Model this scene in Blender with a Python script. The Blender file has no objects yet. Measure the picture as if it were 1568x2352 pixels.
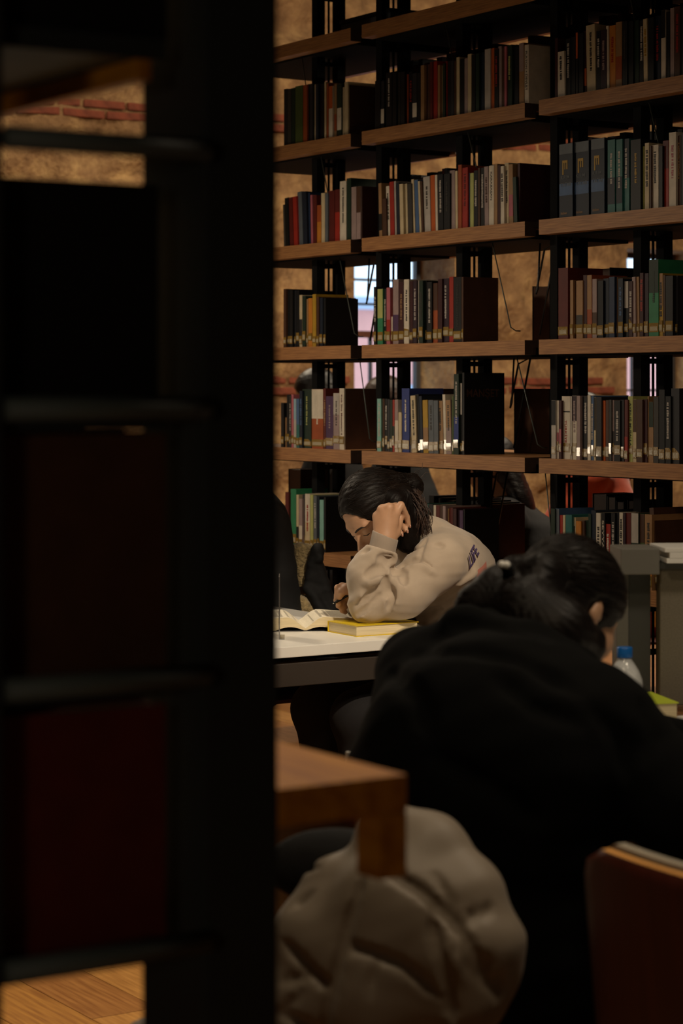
import bpy, bmesh, math, random
import numpy as np
from mathutils import Matrix, Vector

# ------------------------------------------------------------------ camera, world, lights, exposure
F = 5060.0            # focal length in pixels of the 1568 x 2352 frame
CX, HY = 784.0, 893.0  # principal column and horizon row
CAMZ = 1.40
SC = bpy.context.scene
COL = SC.collection

cam_data = bpy.data.cameras.new('camera')
cam = bpy.data.objects.new('camera', cam_data)
COL.objects.link(cam)
cam.location = (0, 0, CAMZ)
cam.rotation_euler = (math.pi / 2, 0, 0)
cam_data.sensor_fit = 'HORIZONTAL'
cam_data.sensor_width = 24.0
cam_data.lens = F / 1568 * 24.0
cam_data.shift_x = 0.0
cam_data.shift_y = (HY - 1176.0) / 1568
cam_data.clip_start = 0.05
cam_data.dof.use_dof = True
cam_data.dof.focus_distance = 6.1
cam_data.dof.aperture_fstop = 5.2
SC.camera = cam

world = bpy.data.worlds.new('daylight_sky')
SC.world = world
world.use_nodes = True
world.node_tree.nodes['Background'].inputs[0].default_value = (0.62, 0.80, 1.0, 1)
world.node_tree.nodes['Background'].inputs[1].default_value = 1.7

SC.view_settings.view_transform = 'Standard'
SC.view_settings.look = 'None'
SC.view_settings.exposure = 0.0
SC.view_settings.gamma = 1.0
SC.view_settings.use_curve_mapping = False

WARM = (1.0, 0.70, 0.42)
def area(name, loc, size, power, color=WARM, target=None, shape='DISK'):
    d = bpy.data.lights.new(name, 'AREA')
    d.shape = shape; d.size = size; d.energy = power; d.color = color
    o = bpy.data.objects.new(name, d)
    COL.objects.link(o)
    o.location = loc
    if target is not None:
        v = Vector(target) - Vector(loc)
        o.rotation_euler = v.to_track_quat('-Z', 'Y').to_euler()
    return o
LAMP = (1.0, 0.82, 0.60)
area('table_pendant_light', (-1.20, 6.90, 2.38), 0.28, 21.0, LAMP)
area('table_end_pendant_light', (-0.65, 5.96, 2.42), 0.28, 3.0, LAMP)
area('aisle_pendant_light', (0.20, 4.30, 2.45), 0.30, 3.5, LAMP)
area('chair_fill_light', (1.05, 3.45, 2.55), 0.30, 10.0, LAMP)  # unseen light added to brighten the chair edge and desk top
area('rear_fill_light', (1.0, 8.2, 2.6), 0.3, 24.0, LAMP)  # unseen light added to brighten the coral sweater
area('counter_pendant_light', (0.05, 2.55, 2.6), 0.3, 8.2, (1.0, 0.78, 0.52))
area('fill_light_behind_camera', (-1.5, -1.6, 1.60), 0.6, 9.0, LAMP, (0.0, 2.5, 1.3))  # unseen fill light added behind the camera to lift the foreground
area('desk_lamp_light', (-1.75, 8.15, 1.18), 0.16, 1.6, LAMP, (0.3, 7.2, 1.18))
area('desk_lamp_light', (-2.25, 7.60, 1.16), 0.16, 1.6, LAMP, (0.6, 6.6, 1.18))
area('wall_washer_light', (-1.3, 10.3, 3.9), 0.5, 17.0, (1.0, 0.84, 0.62), (-0.9, 12.6, 2.0))
area('wall_fill_light', (-0.75, 11.2, 2.75), 0.3, 17.0, (1.0, 0.84, 0.62))  # unseen light added to brighten the lower stone wall
area('back_aisle_light', (2.0, 10.2, 3.6), 0.5, 110.0, (1.0, 0.84, 0.62), (2.0, 12.2, 1.2))
_sp = bpy.data.lights.new('track_spotlight', 'SPOT')
_sp.energy = 300.0; _sp.color = LAMP; _sp.spot_size = math.radians(21); _sp.spot_blend = 0.7; _sp.shadow_soft_size = 0.05
_so = bpy.data.objects.new('track_spotlight', _sp); COL.objects.link(_so)
_so.location = (1.05, 3.5, 2.95)
_so.rotation_euler = (Vector((0.02, 5.9, 0.95)) - Vector(_so.location)).to_track_quat('-Z', 'Y').to_euler()
_fl = bpy.data.lights.new('floor_fill_spot', 'SPOT')  # unseen spot added to brighten the floor alone
_fl.energy = 260.0; _fl.color = LAMP; _fl.spot_size = math.radians(34); _fl.spot_blend = 0.5; _fl.shadow_soft_size = 0.05
_fo = bpy.data.objects.new('floor_fill_spot', _fl); COL.objects.link(_fo)
_fo.location = (-1.0, 4.7, 2.9)
_fo.rotation_euler = (Vector((-0.62, 4.95, 0.0)) - Vector(_fo.location)).to_track_quat('-Z', 'Y').to_euler()

# ------------------------------------------------------------------ frames and helpers
A33 = math.radians(33)
SA, CA = math.sin(A33), math.cos(A33)
ROT = -math.pi / 2 + A33     # local x = u (along the bookcase, towards us), local y = v (into the bookcase)
def W(u, v, z=0.0):
    return np.array((u * SA + v * CA, -u * CA + v * SA, z))
def P(px, py, Y):
    return np.array(((px - CX) / F * Y, Y, CAMZ - (py - HY) / F * Y))
def on_v(px, py, v):
    k = (px - CX) / F
    Y = v / (CA * k + SA)
    return Y * (SA * k - CA), CAMZ - (py - HY) / F * Y      # u, z

def tag(o, label=None, cat=None, group=None, kind=None):
    if label: o['label'] = label
    if cat: o['category'] = cat
    if group: o['group'] = group
    if kind: o['kind'] = kind
    return o
def empty(name, loc=(0, 0, 0), rz=0.0):
    o = bpy.data.objects.new(name, None)
    o.empty_display_size = 0.05
    COL.objects.link(o)
    o.location = loc; o.rotation_euler = (0, 0, rz)
    return o
def mesh_obj(name, me, parent=None, loc=None, rot=None):
    o = bpy.data.objects.new(name, me)
    COL.objects.link(o)
    if parent is not None: o.parent = parent
    if loc is not None: o.location = loc
    if rot is not None: o.rotation_euler = rot
    return o
def pyd(name, verts, faces, mats, smooth=False, midx=None):
    me = bpy.data.meshes.new(name)
    me.from_pydata([tuple(map(float, v)) for v in verts], [], [tuple(int(i) for i in f) for f in faces])
    for m in (mats if isinstance(mats, (list, tuple)) else [mats]):
        me.materials.append(m)
    if midx is not None:
        me.polygons.foreach_set('material_index', midx)
    if smooth:
        me.polygons.foreach_set('use_smooth', [True] * len(me.polygons))
    me.update()
    return me
BOXF = [(0, 3, 2, 1), (4, 5, 6, 7), (0, 1, 5, 4), (1, 2, 6, 5), (2, 3, 7, 6), (3, 0, 4, 7)]
def boxv(x0, x1, y0, y1, z0, z1):
    return [(x0, y0, z0), (x1, y0, z0), (x1, y1, z0), (x0, y1, z0), (x0, y0, z1), (x1, y0, z1), (x1, y1, z1), (x0, y1, z1)]
def box_me(name, b, mat, bevel=0.0):
    me = pyd(name, boxv(*b), BOXF, mat)
    if bevel > 0:
        bm = bmesh.new(); bm.from_mesh(me)
        bmesh.ops.bevel(bm, geom=list(bm.edges), offset=bevel, segments=2, affect='EDGES', profile=0.6)
        bm.to_mesh(me); bm.free()
    return me
def box(name, b, mat, parent=None, bevel=0.0, loc=None, rot=None):
    return mesh_obj(name, box_me(name, b, mat, bevel), parent, loc, rot)
def multi_box(name, bs, mats, parent=None, midx=None):
    vs, fs, mi = [], [], []
    for i, b in enumerate(bs):
        n = len(vs); vs += boxv(*b)
        fs += [tuple(n + j for j in f) for f in BOXF]
        mi += [midx[i] if midx else 0] * 6
    return mesh_obj(name, pyd(name, vs, fs, mats, midx=mi), parent)
def tube_data(pts, radii, seg=8, caps=True):
    pts = [np.array(p, float) for p in pts]
    if not hasattr(radii, '__len__'): radii = [radii] * len(pts)
    vs, fs = [], []
    prev = None
    for i, p in enumerate(pts):
        t = pts[min(i + 1, len(pts) - 1)] - pts[max(i - 1, 0)]
        t = t / (np.linalg.norm(t) + 1e-9)
        if prev is None:
            ref = np.array((0, 0, 1.0)) if abs(t[2]) < 0.9 else np.array((1.0, 0, 0))
            n = np.cross(t, ref)
        else:
            n = prev - t * np.dot(prev, t)
        n /= np.linalg.norm(n) + 1e-9; prev = n
        b = np.cross(t, n)
        for j in range(seg):
            a = 2 * math.pi * j / seg
            vs.append(p + radii[i] * (math.cos(a) * n + math.sin(a) * b))
    for i in range(len(pts) - 1):
        for j in range(seg):
            k = (j + 1) % seg
            fs.append((i * seg + j, i * seg + k, (i + 1) * seg + k, (i + 1) * seg + j))
    if caps:
        fs.append(tuple(range(seg - 1, -1, -1)))
        m = (len(pts) - 1) * seg
        fs.append(tuple(range(m, m + seg)))
    return vs, fs
def tube(name, pts, r, mat, parent=None, seg=8):
    vs, fs = tube_data(pts, r, seg)
    return mesh_obj(name, pyd(name, vs, fs, mat, smooth=True), parent)

# ------------------------------------------------------------------ materials
def srgb(c):
    return tuple((x / 12.92 if x <= 0.04045 else ((x + 0.055) / 1.055) ** 2.4) for x in c)
def hexc(h):
    return srgb(tuple(int(h[i:i + 2], 16) / 255 for i in (0, 2, 4)))
def mat(name, col, rough=0.6, metal=0.0, var=0.0, vscale=8.0, stretch=(1, 1, 1), bump=0.0, bscale=60.0, bstretch=(1, 1, 1),
        spec=0.5, sheen=0.0, col2=None, coat=0.0, sss=0.0, bdist=0.002, detail=5):
    m = bpy.data.materials.new(name)
    m.use_nodes = True
    nt = m.node_tree; N = nt.nodes; L = nt.links
    b = N['Principled BSDF']
    b.inputs['Base Color'].default_value = (*col, 1)
    b.inputs['Roughness'].default_value = rough
    b.inputs['Metallic'].default_value = metal
    b.inputs['Specular IOR Level'].default_value = spec
    b.inputs['Sheen Weight'].default_value = sheen
    b.inputs['Coat Weight'].default_value = coat
    if sss:
        b.inputs['Subsurface Weight'].default_value = sss
        b.inputs['Subsurface Radius'].default_value = (0.012, 0.005, 0.003)
        b.inputs['Subsurface Scale'].default_value = 0.6
    if var or bump:
        tc = N.new('ShaderNodeTexCoord')
    if var:
        mp = N.new('ShaderNodeMapping'); mp.inputs['Scale'].default_value = stretch
        no = N.new('ShaderNodeTexNoise'); no.inputs['Scale'].default_value = vscale; no.inputs['Detail'].default_value = detail
        cr = N.new('ShaderNodeValToRGB')
        c2 = col2 if col2 is not None else tuple(min(1, x * (1 + var)) for x in col)
        c1 = col if col2 is not None else tuple(x * (1 - var) for x in col)
        cr.color_ramp.elements[0].color = (*c1, 1); cr.color_ramp.elements[1].color = (*c2, 1)
        cr.color_ramp.elements[0].position = 0.33; cr.color_ramp.elements[1].position = 0.67
        L.new(tc.outputs['Object'], mp.inputs[0]); L.new(mp.outputs[0], no.inputs[0])
        L.new(no.outputs['Fac'], cr.inputs[0]); L.new(cr.outputs[0], b.inputs['Base Color'])
    if bump:
        mp2 = N.new('ShaderNodeMapping'); mp2.inputs['Scale'].default_value = bstretch
        n2 = N.new('ShaderNodeTexNoise'); n2.inputs['Scale'].default_value = bscale; n2.inputs['Detail'].default_value = 4
        bp = N.new('ShaderNodeBump'); bp.inputs['Strength'].default_value = bump; bp.inputs['Distance'].default_value = bdist
        L.new(tc.outputs['Object'], mp2.inputs[0]); L.new(mp2.outputs[0], n2.inputs[0])
        L.new(n2.outputs['Fac'], bp.inputs['Height']); L.new(bp.outputs[0], b.inputs['Normal'])
    return m
M = {}
M['oak'] = mat('oak_wood', hexc('8a5c38'), 0.5, col2=hexc('b5814f'), var=1, vscale=9, stretch=(1.2, 14, 30), bump=0.12, bscale=30, bstretch=(1, 14, 30), bdist=0.0006)
M['oak_v'] = mat('oak_wood_cross', hexc('8a5c38'), 0.5, col2=hexc('b5814f'), var=1, vscale=9, stretch=(14, 1.2, 30))
M['counter'] = mat('amber_counter_wood', hexc('9a5a12'), 0.5, col2=hexc('c07f1e'), var=1, vscale=5, stretch=(1, 12, 12))
M['steel'] = mat('black_steel', (0.008, 0.008, 0.0085), 0.8, spec=0.1, bump=0.05, bscale=300)
M['steel_near'] = mat('black_powder_coat', (0.020, 0.023, 0.023), 0.6, spec=0.3, bump=0.05, bscale=300)
M['rung'] = mat('grey_green_steel', (0.085, 0.098, 0.090), 0.55, spec=0.3, bump=0.05, bscale=300)
M['wire'] = mat('zinc_wire', (0.07, 0.08, 0.07), 0.4, metal=0.4)
M['oak_end_shade'] = mat('shaded_oak_end_grain', hexc('3a2415'), 0.8, var=0.2, vscale=40)  # end grain darkened further: shade on the board ends put into the colour
M['wire_dark'] = mat('black_wire', (0.015, 0.015, 0.015), 0.4)
M['chrome'] = mat('brushed_steel', (0.45, 0.45, 0.45), 0.3, metal=1.0)
M['white_top'] = mat('white_laminate', (0.84, 0.82, 0.77), 0.35, var=0.03, vscale=4)
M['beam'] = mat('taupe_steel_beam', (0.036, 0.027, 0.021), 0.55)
M['page'] = mat('book_pages', hexc('d9c9a4'), 0.8, var=0.12, vscale=6, stretch=(1, 1, 80))
M['page_open'] = mat('open_pages', hexc('ece4cf'), 0.8, var=0.05, vscale=200, stretch=(1, 0.1, 1))
M['print'] = mat('printed_text', hexc('6a655c'), 0.8)
M['label_y'] = mat('yellow_label_tape', hexc('8f7134'), 0.2, spec=0.7, coat=0.6, bump=0.6, bscale=160, bdist=0.0014)
M['label_w'] = mat('white_label', hexc('b5a88c'), 0.2, spec=0.7, coat=0.6, bump=0.6, bscale=160, bdist=0.0014)
M['skin'] = mat('skin', hexc('bf9475'), 0.5, var=0.06, vscale=30, sss=0.06, bump=0.06, bscale=400)
M['nail'] = mat('nail', hexc('b98a76'), 0.2, coat=0.3)
M['lip'] = mat('lips', hexc('a8604f'), 0.4)
M['hair'] = mat('dark_brown_hair', hexc('110c0a'), 0.5, var=0.4, vscale=30, bump=0.3, bscale=90, bstretch=(1, 1, 5), bdist=0.002, spec=0.18)
M['hair_strand'] = mat('hair_strands', hexc('18100b'), 0.48, var=0.4, vscale=40, spec=0.22)
M['hair_warm'] = mat('warm_brown_hair', hexc('35231a'), 0.5, var=0.5, vscale=40)
M['hair_black'] = mat('black_hair', hexc('120c0a'), 0.4, bump=0.5, bscale=50, bstretch=(1, 1, 6), bdist=0.004)
M['brow'] = mat('eyebrow_hair', hexc('20140e'), 0.7)
M['sweat'] = mat('greige_fleece', hexc('b3a28f'), 0.9, sheen=0.25, var=0.05, vscale=20, bump=0.15, bscale=500, bdist=0.0006)
M['sweat_rib'] = mat('greige_rib_knit', hexc('a09182'), 0.9, sheen=0.2, bump=0.2, bscale=300, bstretch=(1, 1, 0.05), bdist=0.001)
M['purple'] = mat('purple_print', hexc('4a3c63'), 0.8)
M['pink'] = mat('pink_print', hexc('c57f70'), 0.8)
M['hoodie'] = mat('black_jersey', (0.0032, 0.0033, 0.0033), 0.95, sheen=0.0, bump=0.15, bscale=300, bdist=0.001, spec=0.08)
M['denim'] = mat('dark_trousers', (0.006, 0.005, 0.006), 0.9, bump=0.1, bscale=300)
M['puffer'] = mat('taupe_puffer_nylon', hexc('8b7e6e'), 0.55, sheen=0.1, var=0.03, vscale=6, bump=0.10, bscale=26, bdist=0.006)
M['black_coat'] = mat('black_coat_cloth', (0.008, 0.008, 0.009), 0.85, bump=0.3, bscale=20, bdist=0.006)
M['sherpa'] = mat('cream_sherpa', hexc('b09a6e'), 0.95, sheen=0.3, var=0.3, vscale=90, bump=1.0, bscale=110, bdist=0.012)
M['orange_cloth'] = mat('coral_red_knit', hexc('c9512f'), 0.9, sheen=0.2, bump=0.3, bscale=30, bdist=0.006)
M['ply'] = mat('red_stained_plywood', hexc('4d2013'), 0.45, var=0.15, vscale=5, stretch=(10, 1, 1))
M['ply_edge'] = mat('plywood_edge', hexc('e8a44c'), 0.5, var=0.15, vscale=6, stretch=(1, 1, 90))
M['pad'] = mat('pale_grey_upholstery', hexc('a59c8c'), 0.9, bump=0.2, bscale=200)
M['grey_frame'] = mat('grey_painted_frame', hexc('6f6c64'), 0.55, bump=0.05, bscale=200)
M['grey_dark'] = mat('dark_grey_frame', hexc('4a4a46'), 0.55)
M['fabric'] = mat('taupe_screen_fabric', hexc('7d7566'), 0.95, var=0.12, vscale=300, bump=0.4, bscale=420, bdist=0.001)
M['clear_plastic'] = mat('frosted_clear_plastic', (0.62, 0.64, 0.64), 0.15, var=0.2, vscale=30, bump=0.4, bscale=40, bdist=0.004, coat=0.6)
M['blue_plastic'] = mat('blue_wrapper', hexc('1b66b5'), 0.35)
M['lime'] = mat('lime_cover', hexc('c3d23a'), 0.4)
M['yellow_cover'] = mat('yellow_cover', hexc('d6b81e'), 0.4, var=0.05)
M['black_plastic'] = mat('black_plastic', (0.01, 0.01, 0.01), 0.35)
M['window_frame'] = mat('grey_window_frame', hexc('3c3a3a'), 0.5)
M['sill'] = mat('brown_window_wood', hexc('6b3d2a'), 0.6, var=0.2, vscale=10)
M['pink_facade'] = mat('pink_facade', hexc('e8a79c'), 0.8, var=0.04)
M['blue_facade'] = mat('pale_blue_trim', hexc('b3c3dc'), 0.8)
M['plaster'] = mat('dark_plaster', hexc('4a3d30'), 0.9, var=0.1)
M['ceil'] = mat('dark_ceiling', (0.02, 0.018, 0.016), 0.9)
M['brick'] = mat('old_red_brick', hexc('7a3d28'), 0.9, var=0.3, vscale=14, bump=0.6, bscale=50, bdist=0.01)
def glass_mat():
    m = bpy.data.materials.new('window_glass'); m.use_nodes = True
    b = m.node_tree.nodes['Principled BSDF']
    b.inputs['Base Color'].default_value = (0.97, 0.99, 1, 1)
    b.inputs['Roughness'].default_value = 0.0
    b.inputs['Transmission Weight'].default_value = 1.0
    b.inputs['IOR'].default_value = 1.02
    return m
M['glass'] = glass_mat()
def stone_mat():
    m = bpy.data.materials.new('rubble_stone'); m.use_nodes = True
    nt = m.node_tree; N = nt.nodes; L = nt.links; b = N['Principled BSDF']
    b.inputs['Roughness'].default_value = 0.95
    tc = N.new('ShaderNodeTexCoord')
    n1 = N.new('ShaderNodeTexNoise'); n1.inputs['Scale'].default_value = 5; n1.inputs['Detail'].default_value = 8; n1.inputs['Roughness'].default_value = 0.7
    cr = N.new('ShaderNodeValToRGB')
    e = cr.color_ramp.elements
    e[0].position = 0.30; e[0].color = (*hexc('6b4c30'), 1)
    e[1].position = 0.70; e[1].color = (*hexc('c09a66'), 1)
    k = e.new(0.5); k.color = (*hexc('94704a'), 1)
    n2 = N.new('ShaderNodeTexNoise'); n2.inputs['Scale'].default_value = 26; n2.inputs['Detail'].default_value = 6
    bp = N.new('ShaderNodeBump'); bp.inputs['Strength'].default_value = 0.8; bp.inputs['Distance'].default_value = 0.03
    L.new(tc.outputs['Object'], n1.inputs[0]); L.new(tc.outputs['Object'], n2.inputs[0])
    L.new(n1.outputs['Fac'], cr.inputs[0]); L.new(cr.outputs[0], b.inputs['Base Color'])
    L.new(n2.outputs['Fac'], bp.inputs['Height']); L.new(bp.outputs[0], b.inputs['Normal'])
    return m
M['stone'] = stone_mat()

# ------------------------------------------------------------------ implicit surfaces -> meshes
class SDF:
    """signed distance node: call on (n,3) arrays; bounds(x) gives cheap (low, high) estimates at one point"""
    def __init__(self, call, bounds): self.call = call; self.b = bounds
    def __call__(self, p): return self.call(p)
_GRID = [False]
def cloud(p):
    """centre and radius of a grid block from its two opposite corners"""
    c = (p[0] + p[-1]) * 0.5
    return (float(c[0]), float(c[1]), float(c[2])), float(np.linalg.norm(p[-1] - c)) * 1.1
def cap(a, b, ra, rb=None):
    a = np.array(a, float); b = np.array(b, float); rb = ra if rb is None else rb
    ab = b - a; L2 = float(ab @ ab) + 1e-12
    ax, ay, az = map(float, a); bx, by, bz = map(float, ab)
    def f(p):
        d = p - a
        t = np.clip((d @ ab) / L2, 0, 1)
        d -= t[:, None] * ab
        return np.sqrt(np.einsum('ij,ij->i', d, d)) - (ra + (rb - ra) * t)
    def bd(x):
        dx = x[0] - ax; dy = x[1] - ay; dz = x[2] - az
        t = (dx * bx + dy * by + dz * bz) / L2
        t = 0.0 if t < 0 else (1.0 if t > 1 else t)
        dx -= t * bx; dy -= t * by; dz -= t * bz
        v = math.sqrt(dx * dx + dy * dy + dz * dz) - (ra + (rb - ra) * t)
        return v, v
    return SDF(f, bd)
def ell(c, r, R=None):
    c = np.array(c, float); r = np.array(r, float)
    r0, r1 = float(r.min()), float(r.max()); cx, cy, cz = map(float, c)
    def f(p):
        q = p - c
        if R is not None: q = q @ R
        q /= r
        k0 = np.sqrt(np.einsum('ij,ij->i', q, q)); q /= r
        k1 = np.sqrt(np.einsum('ij,ij->i', q, q)) + 1e-9
        return k0 * (k0 - 1) / k1
    def bd(x):
        d = math.sqrt((x[0] - cx) ** 2 + (x[1] - cy) ** 2 + (x[2] - cz) ** 2)
        return d - r1, d - r0
    return SDF(f, bd)
def smin(a, b, k):
    if k <= 0: return np.minimum(a, b)
    h = np.maximum(k - np.abs(a - b), 0)
    return np.minimum(a, b) - h * h * (0.25 / k)
def _bd(g, x):
    return g.b(x) if isinstance(g, SDF) else (-1e9, 1e9)
def Un(k, *fs):
    def f(p):
        ff = fs
        if _GRID[0] and len(fs) > 1:
            c, r = cloud(p)
            bs = [_bd(g, c) for g in fs]
            m = min(x[1] for x in bs) + 2 * r + k
            ff = [g for g, x in zip(fs, bs) if x[0] <= m]
        d = ff[0](p)
        for g in ff[1:]: d = smin(d, g(p), k)
        return d
    def bd(x):
        bs = [_bd(g, x) for g in fs]
        return min(q[0] for q in bs) - k * 0.5, min(q[1] for q in bs)
    return SDF(f, bd)
def chain(pts, radii, k=0.0):
    return Un(k, *[cap(pts[i], pts[i + 1], radii[i], radii[i + 1]) for i in range(len(pts) - 1)])
def Sub(k, a, *bs):
    def f(p):
        d = a(p); bb = bs
        if _GRID[0]:
            c, r = cloud(p)
            bb = [g for g in bs if _bd(g, c)[0] < r + k + 0.02]
        for g in bb: d = -smin(-d, g(p), k)
        return d
    def bd(x):
        q = _bd(a, x); hi = q[1]
        for g in bs: hi = max(hi, -_bd(g, x)[0] + k)
        return q[0], hi
    return SDF(f, bd)
def Int(a, b):
    def bd(x):
        p, q = _bd(a, x), _bd(b, x)
        return max(p[0], q[0]), max(p[1], q[1])
    return SDF(lambda p: np.maximum(a(p), b(p)), bd)
def halfspace(pt, n):
    pt = np.array(pt, float); n = np.array(n, float); n = n / np.linalg.norm(n)
    def bd(x):
        v = float((np.array(x) - pt) @ n); return v, v
    return SDF(lambda p: (p - pt) @ n, bd)
def grow(a, d):
    def bd(x):
        q = _bd(a, x); return q[0] - d, q[1] - d
    return SDF(lambda p: a(p) - d, bd)
_rs = np.random.RandomState(5)
_K = _rs.normal(size=(6, 3)); _PH = _rs.uniform(0, 6.28, 6)
def wob(p, s, seed=0):
    d = np.zeros(len(p))
    for i in range(6):
        d += np.sin((p @ _K[i]) * s * (1 + 0.25 * i) + _PH[i] + seed * 1.7 + 1.5 * np.sin((p @ _K[(i + 2) % 6]) * s * 0.6))
    return d / 6
def displaced(a, amp, s, seed=0):
    def bd(x):
        q = _bd(a, x); return q[0] - amp, q[1] + amp
    return SDF(lambda p: a(p) + amp * wob(p, s, seed), bd)
def in_frame(fn, o, R):
    o = np.array(o, float)
    def bd(x):
        q = (np.array(x) - o) @ R
        return _bd(fn, (float(q[0]), float(q[1]), float(q[2])))
    return SDF(lambda p: fn((p - o) @ R), bd)
def extra(a, fn, amp):
    def bd(x):
        q = _bd(a, x); return q[0] - amp, q[1] + amp
    return SDF(lambda p: a(p) + fn(p), bd)
_LOC = {}
def surf(name, fn, lo, hi, h, mats, parent=None, block=12):
    """surface nets, evaluated only in blocks near the surface"""
    lo = np.array(lo, float); hi = np.array(hi, float)
    n = np.maximum(np.ceil((hi - lo) / h / block).astype(int), 1) * block + 1
    nb = (n - 1) // block
    V = np.ones(n, np.float32)
    gi = np.stack(np.meshgrid(*[np.arange(b) for b in nb], indexing='ij'), -1).reshape(-1, 3)
    cen = lo + (gi * block + block / 2) * h
    fc = np.concatenate([fn(cen[i:i + 250]) for i in range(0, len(cen), 250)])
    act = np.abs(fc) < block * h * 0.87 * 1.35
    for b in gi[(~act) & (fc < 0)]:
        s = b * block
        V[s[0]:s[0] + block + 1, s[1]:s[1] + block + 1, s[2]:s[2] + block + 1] = -1
    m = block + 1
    if block not in _LOC: _LOC[block] = np.stack(np.meshgrid(*[np.arange(m)] * 3, indexing='ij'), -1).reshape(-1, 3)
    loc = _LOC[block]
    _GRID[0] = True
    for b in gi[act]:
        s = b * block
        V[s[0]:s[0] + m, s[1]:s[1] + m, s[2]:s[2] + m] = fn(lo + (s + loc) * h).reshape(m, m, m)
    _GRID[0] = False
    V[0] = V[-1] = 1; V[:, 0] = V[:, -1] = 1; V[:, :, 0] = V[:, :, -1] = 1
    S = V < 0
    c = n - 1
    def sl(A, o): return A[o[0]:o[0] + c[0], o[1]:o[1] + c[1], o[2]:o[2] + c[2]]
    offs = [(i, j, k) for i in (0, 1) for j in (0, 1) for k in (0, 1)]
    anyS = np.zeros(c, bool); allS = np.ones(c, bool)
    for o in offs:
        q = sl(S, o); anyS |= q; allS &= q
    ci = np.argwhere(anyS & ~allS)
    acc = np.zeros((len(ci), 3)); cnt = np.zeros(len(ci))
    for o in offs:
        for ax in range(3):
            if o[ax]: continue
            i1 = ci + np.array(o); i2 = i1.copy(); i2[:, ax] += 1
            a = V[i1[:, 0], i1[:, 1], i1[:, 2]]; b = V[i2[:, 0], i2[:, 1], i2[:, 2]]
            k = (a < 0) != (b < 0)
            t = a[k] / (a[k] - b[k])
            pt = i1[k].astype(float); pt[:, ax] += t
            acc[k] += pt; cnt[k] += 1
    vid = np.full(c, -1, np.int32); vid[ci[:, 0], ci[:, 1], ci[:, 2]] = np.arange(len(ci))
    verts = lo + acc / cnt[:, None] * h
    faces = []
    for ax in range(3):
        o2 = [0, 0, 0]; o2[ax] = 1
        A = S[:-1 if ax == 0 else None, :-1 if ax == 1 else None, :-1 if ax == 2 else None]
        B = S[o2[0]:, o2[1]:, o2[2]:]
        e = np.argwhere(A != B)
        b1, b2 = [(1, 2), (2, 0), (0, 1)][ax]
        e = e[(e[:, b1] > 0) & (e[:, b2] > 0) & (e[:, b1] < n[b1] - 1) & (e[:, b2] < n[b2] - 1)]
        d1 = np.zeros(3, int); d1[b1] = 1; d2 = np.zeros(3, int); d2[b2] = 1
        q = [e - d1 - d2, e - d2, e, e - d1]
        q = np.stack([vid[x[:, 0], x[:, 1], x[:, 2]] for x in q], 1)
        neg = A[e[:, 0], e[:, 1], e[:, 2]]
        q[~neg] = q[~neg][:, ::-1]
        faces.append(q)
    faces = np.concatenate(faces)
    me = bpy.data.meshes.new(name)
    me.vertices.add(len(verts)); me.vertices.foreach_set('co', verts.ravel())
    me.loops.add(faces.size); me.loops.foreach_set('vertex_index', faces.ravel().astype(np.int32))
    me.polygons.add(len(faces)); me.polygons.foreach_set('loop_start', np.arange(0, faces.size, 4, dtype=np.int32))
    me.polygons.foreach_set('use_smooth', np.ones(len(faces), bool))
    me.update(calc_edges=True); me.validate()
    for mm in (mats if isinstance(mats, (list, tuple)) else [mats]): me.materials.append(mm)
    return mesh_obj(name, me, parent)
def poly_slab(pix, Y, half, rnd_):
    """thick rounded slab standing across the view at depth Y with a traced outline"""
    pts = np.array([P(x, y, Y)[[0, 2]] for x, y in pix]); n = len(pts)
    def f(p):
        q = p[:, [0, 2]]; d = np.full(len(p), 1e9); s = np.ones(len(p))
        for i in range(n):
            a, b = pts[i], pts[(i - 1) % n]
            e = b - a; w = q - a
            t = np.clip((w @ e) / (e @ e), 0, 1)[:, None]
            d = np.minimum(d, ((w - e * t) ** 2).sum(1))
            c1 = q[:, 1] >= a[1]; c2 = q[:, 1] < b[1]; c3 = e[0] * w[:, 1] > e[1] * w[:, 0]
            s = np.where((c1 & c2 & c3) | (~c1 & ~c2 & ~c3), -s, s)
        d = s * np.sqrt(d) + rnd_
        z = np.abs(p[:, 1] - Y) - half + rnd_
        return np.sqrt(np.maximum(d, 0) ** 2 + np.maximum(z, 0) ** 2) + np.minimum(np.maximum(d, z), 0) - rnd_
    return f
def march_many(fn, pix, ymin=1.5):
    pix = np.array(pix, float)
    d = np.stack([(pix[:, 0] - CX) / F, np.ones(len(pix)), -(pix[:, 1] - HY) / F], 1)
    d /= np.linalg.norm(d, axis=1)[:, None]
    o = np.array((0, 0, CAMZ)); t = np.full(len(pix), float(ymin))
    for _ in range(90):
        s = fn(o + d * t[:, None])
        t = np.minimum(t + s * 0.8, 30)
        if np.abs(s).max() < 3e-4: break
    return o + d * t[:, None]
def march(fn, px, py, ymin=1.5):
    return march_many(fn, [(px, py)], ymin)[0]
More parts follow.
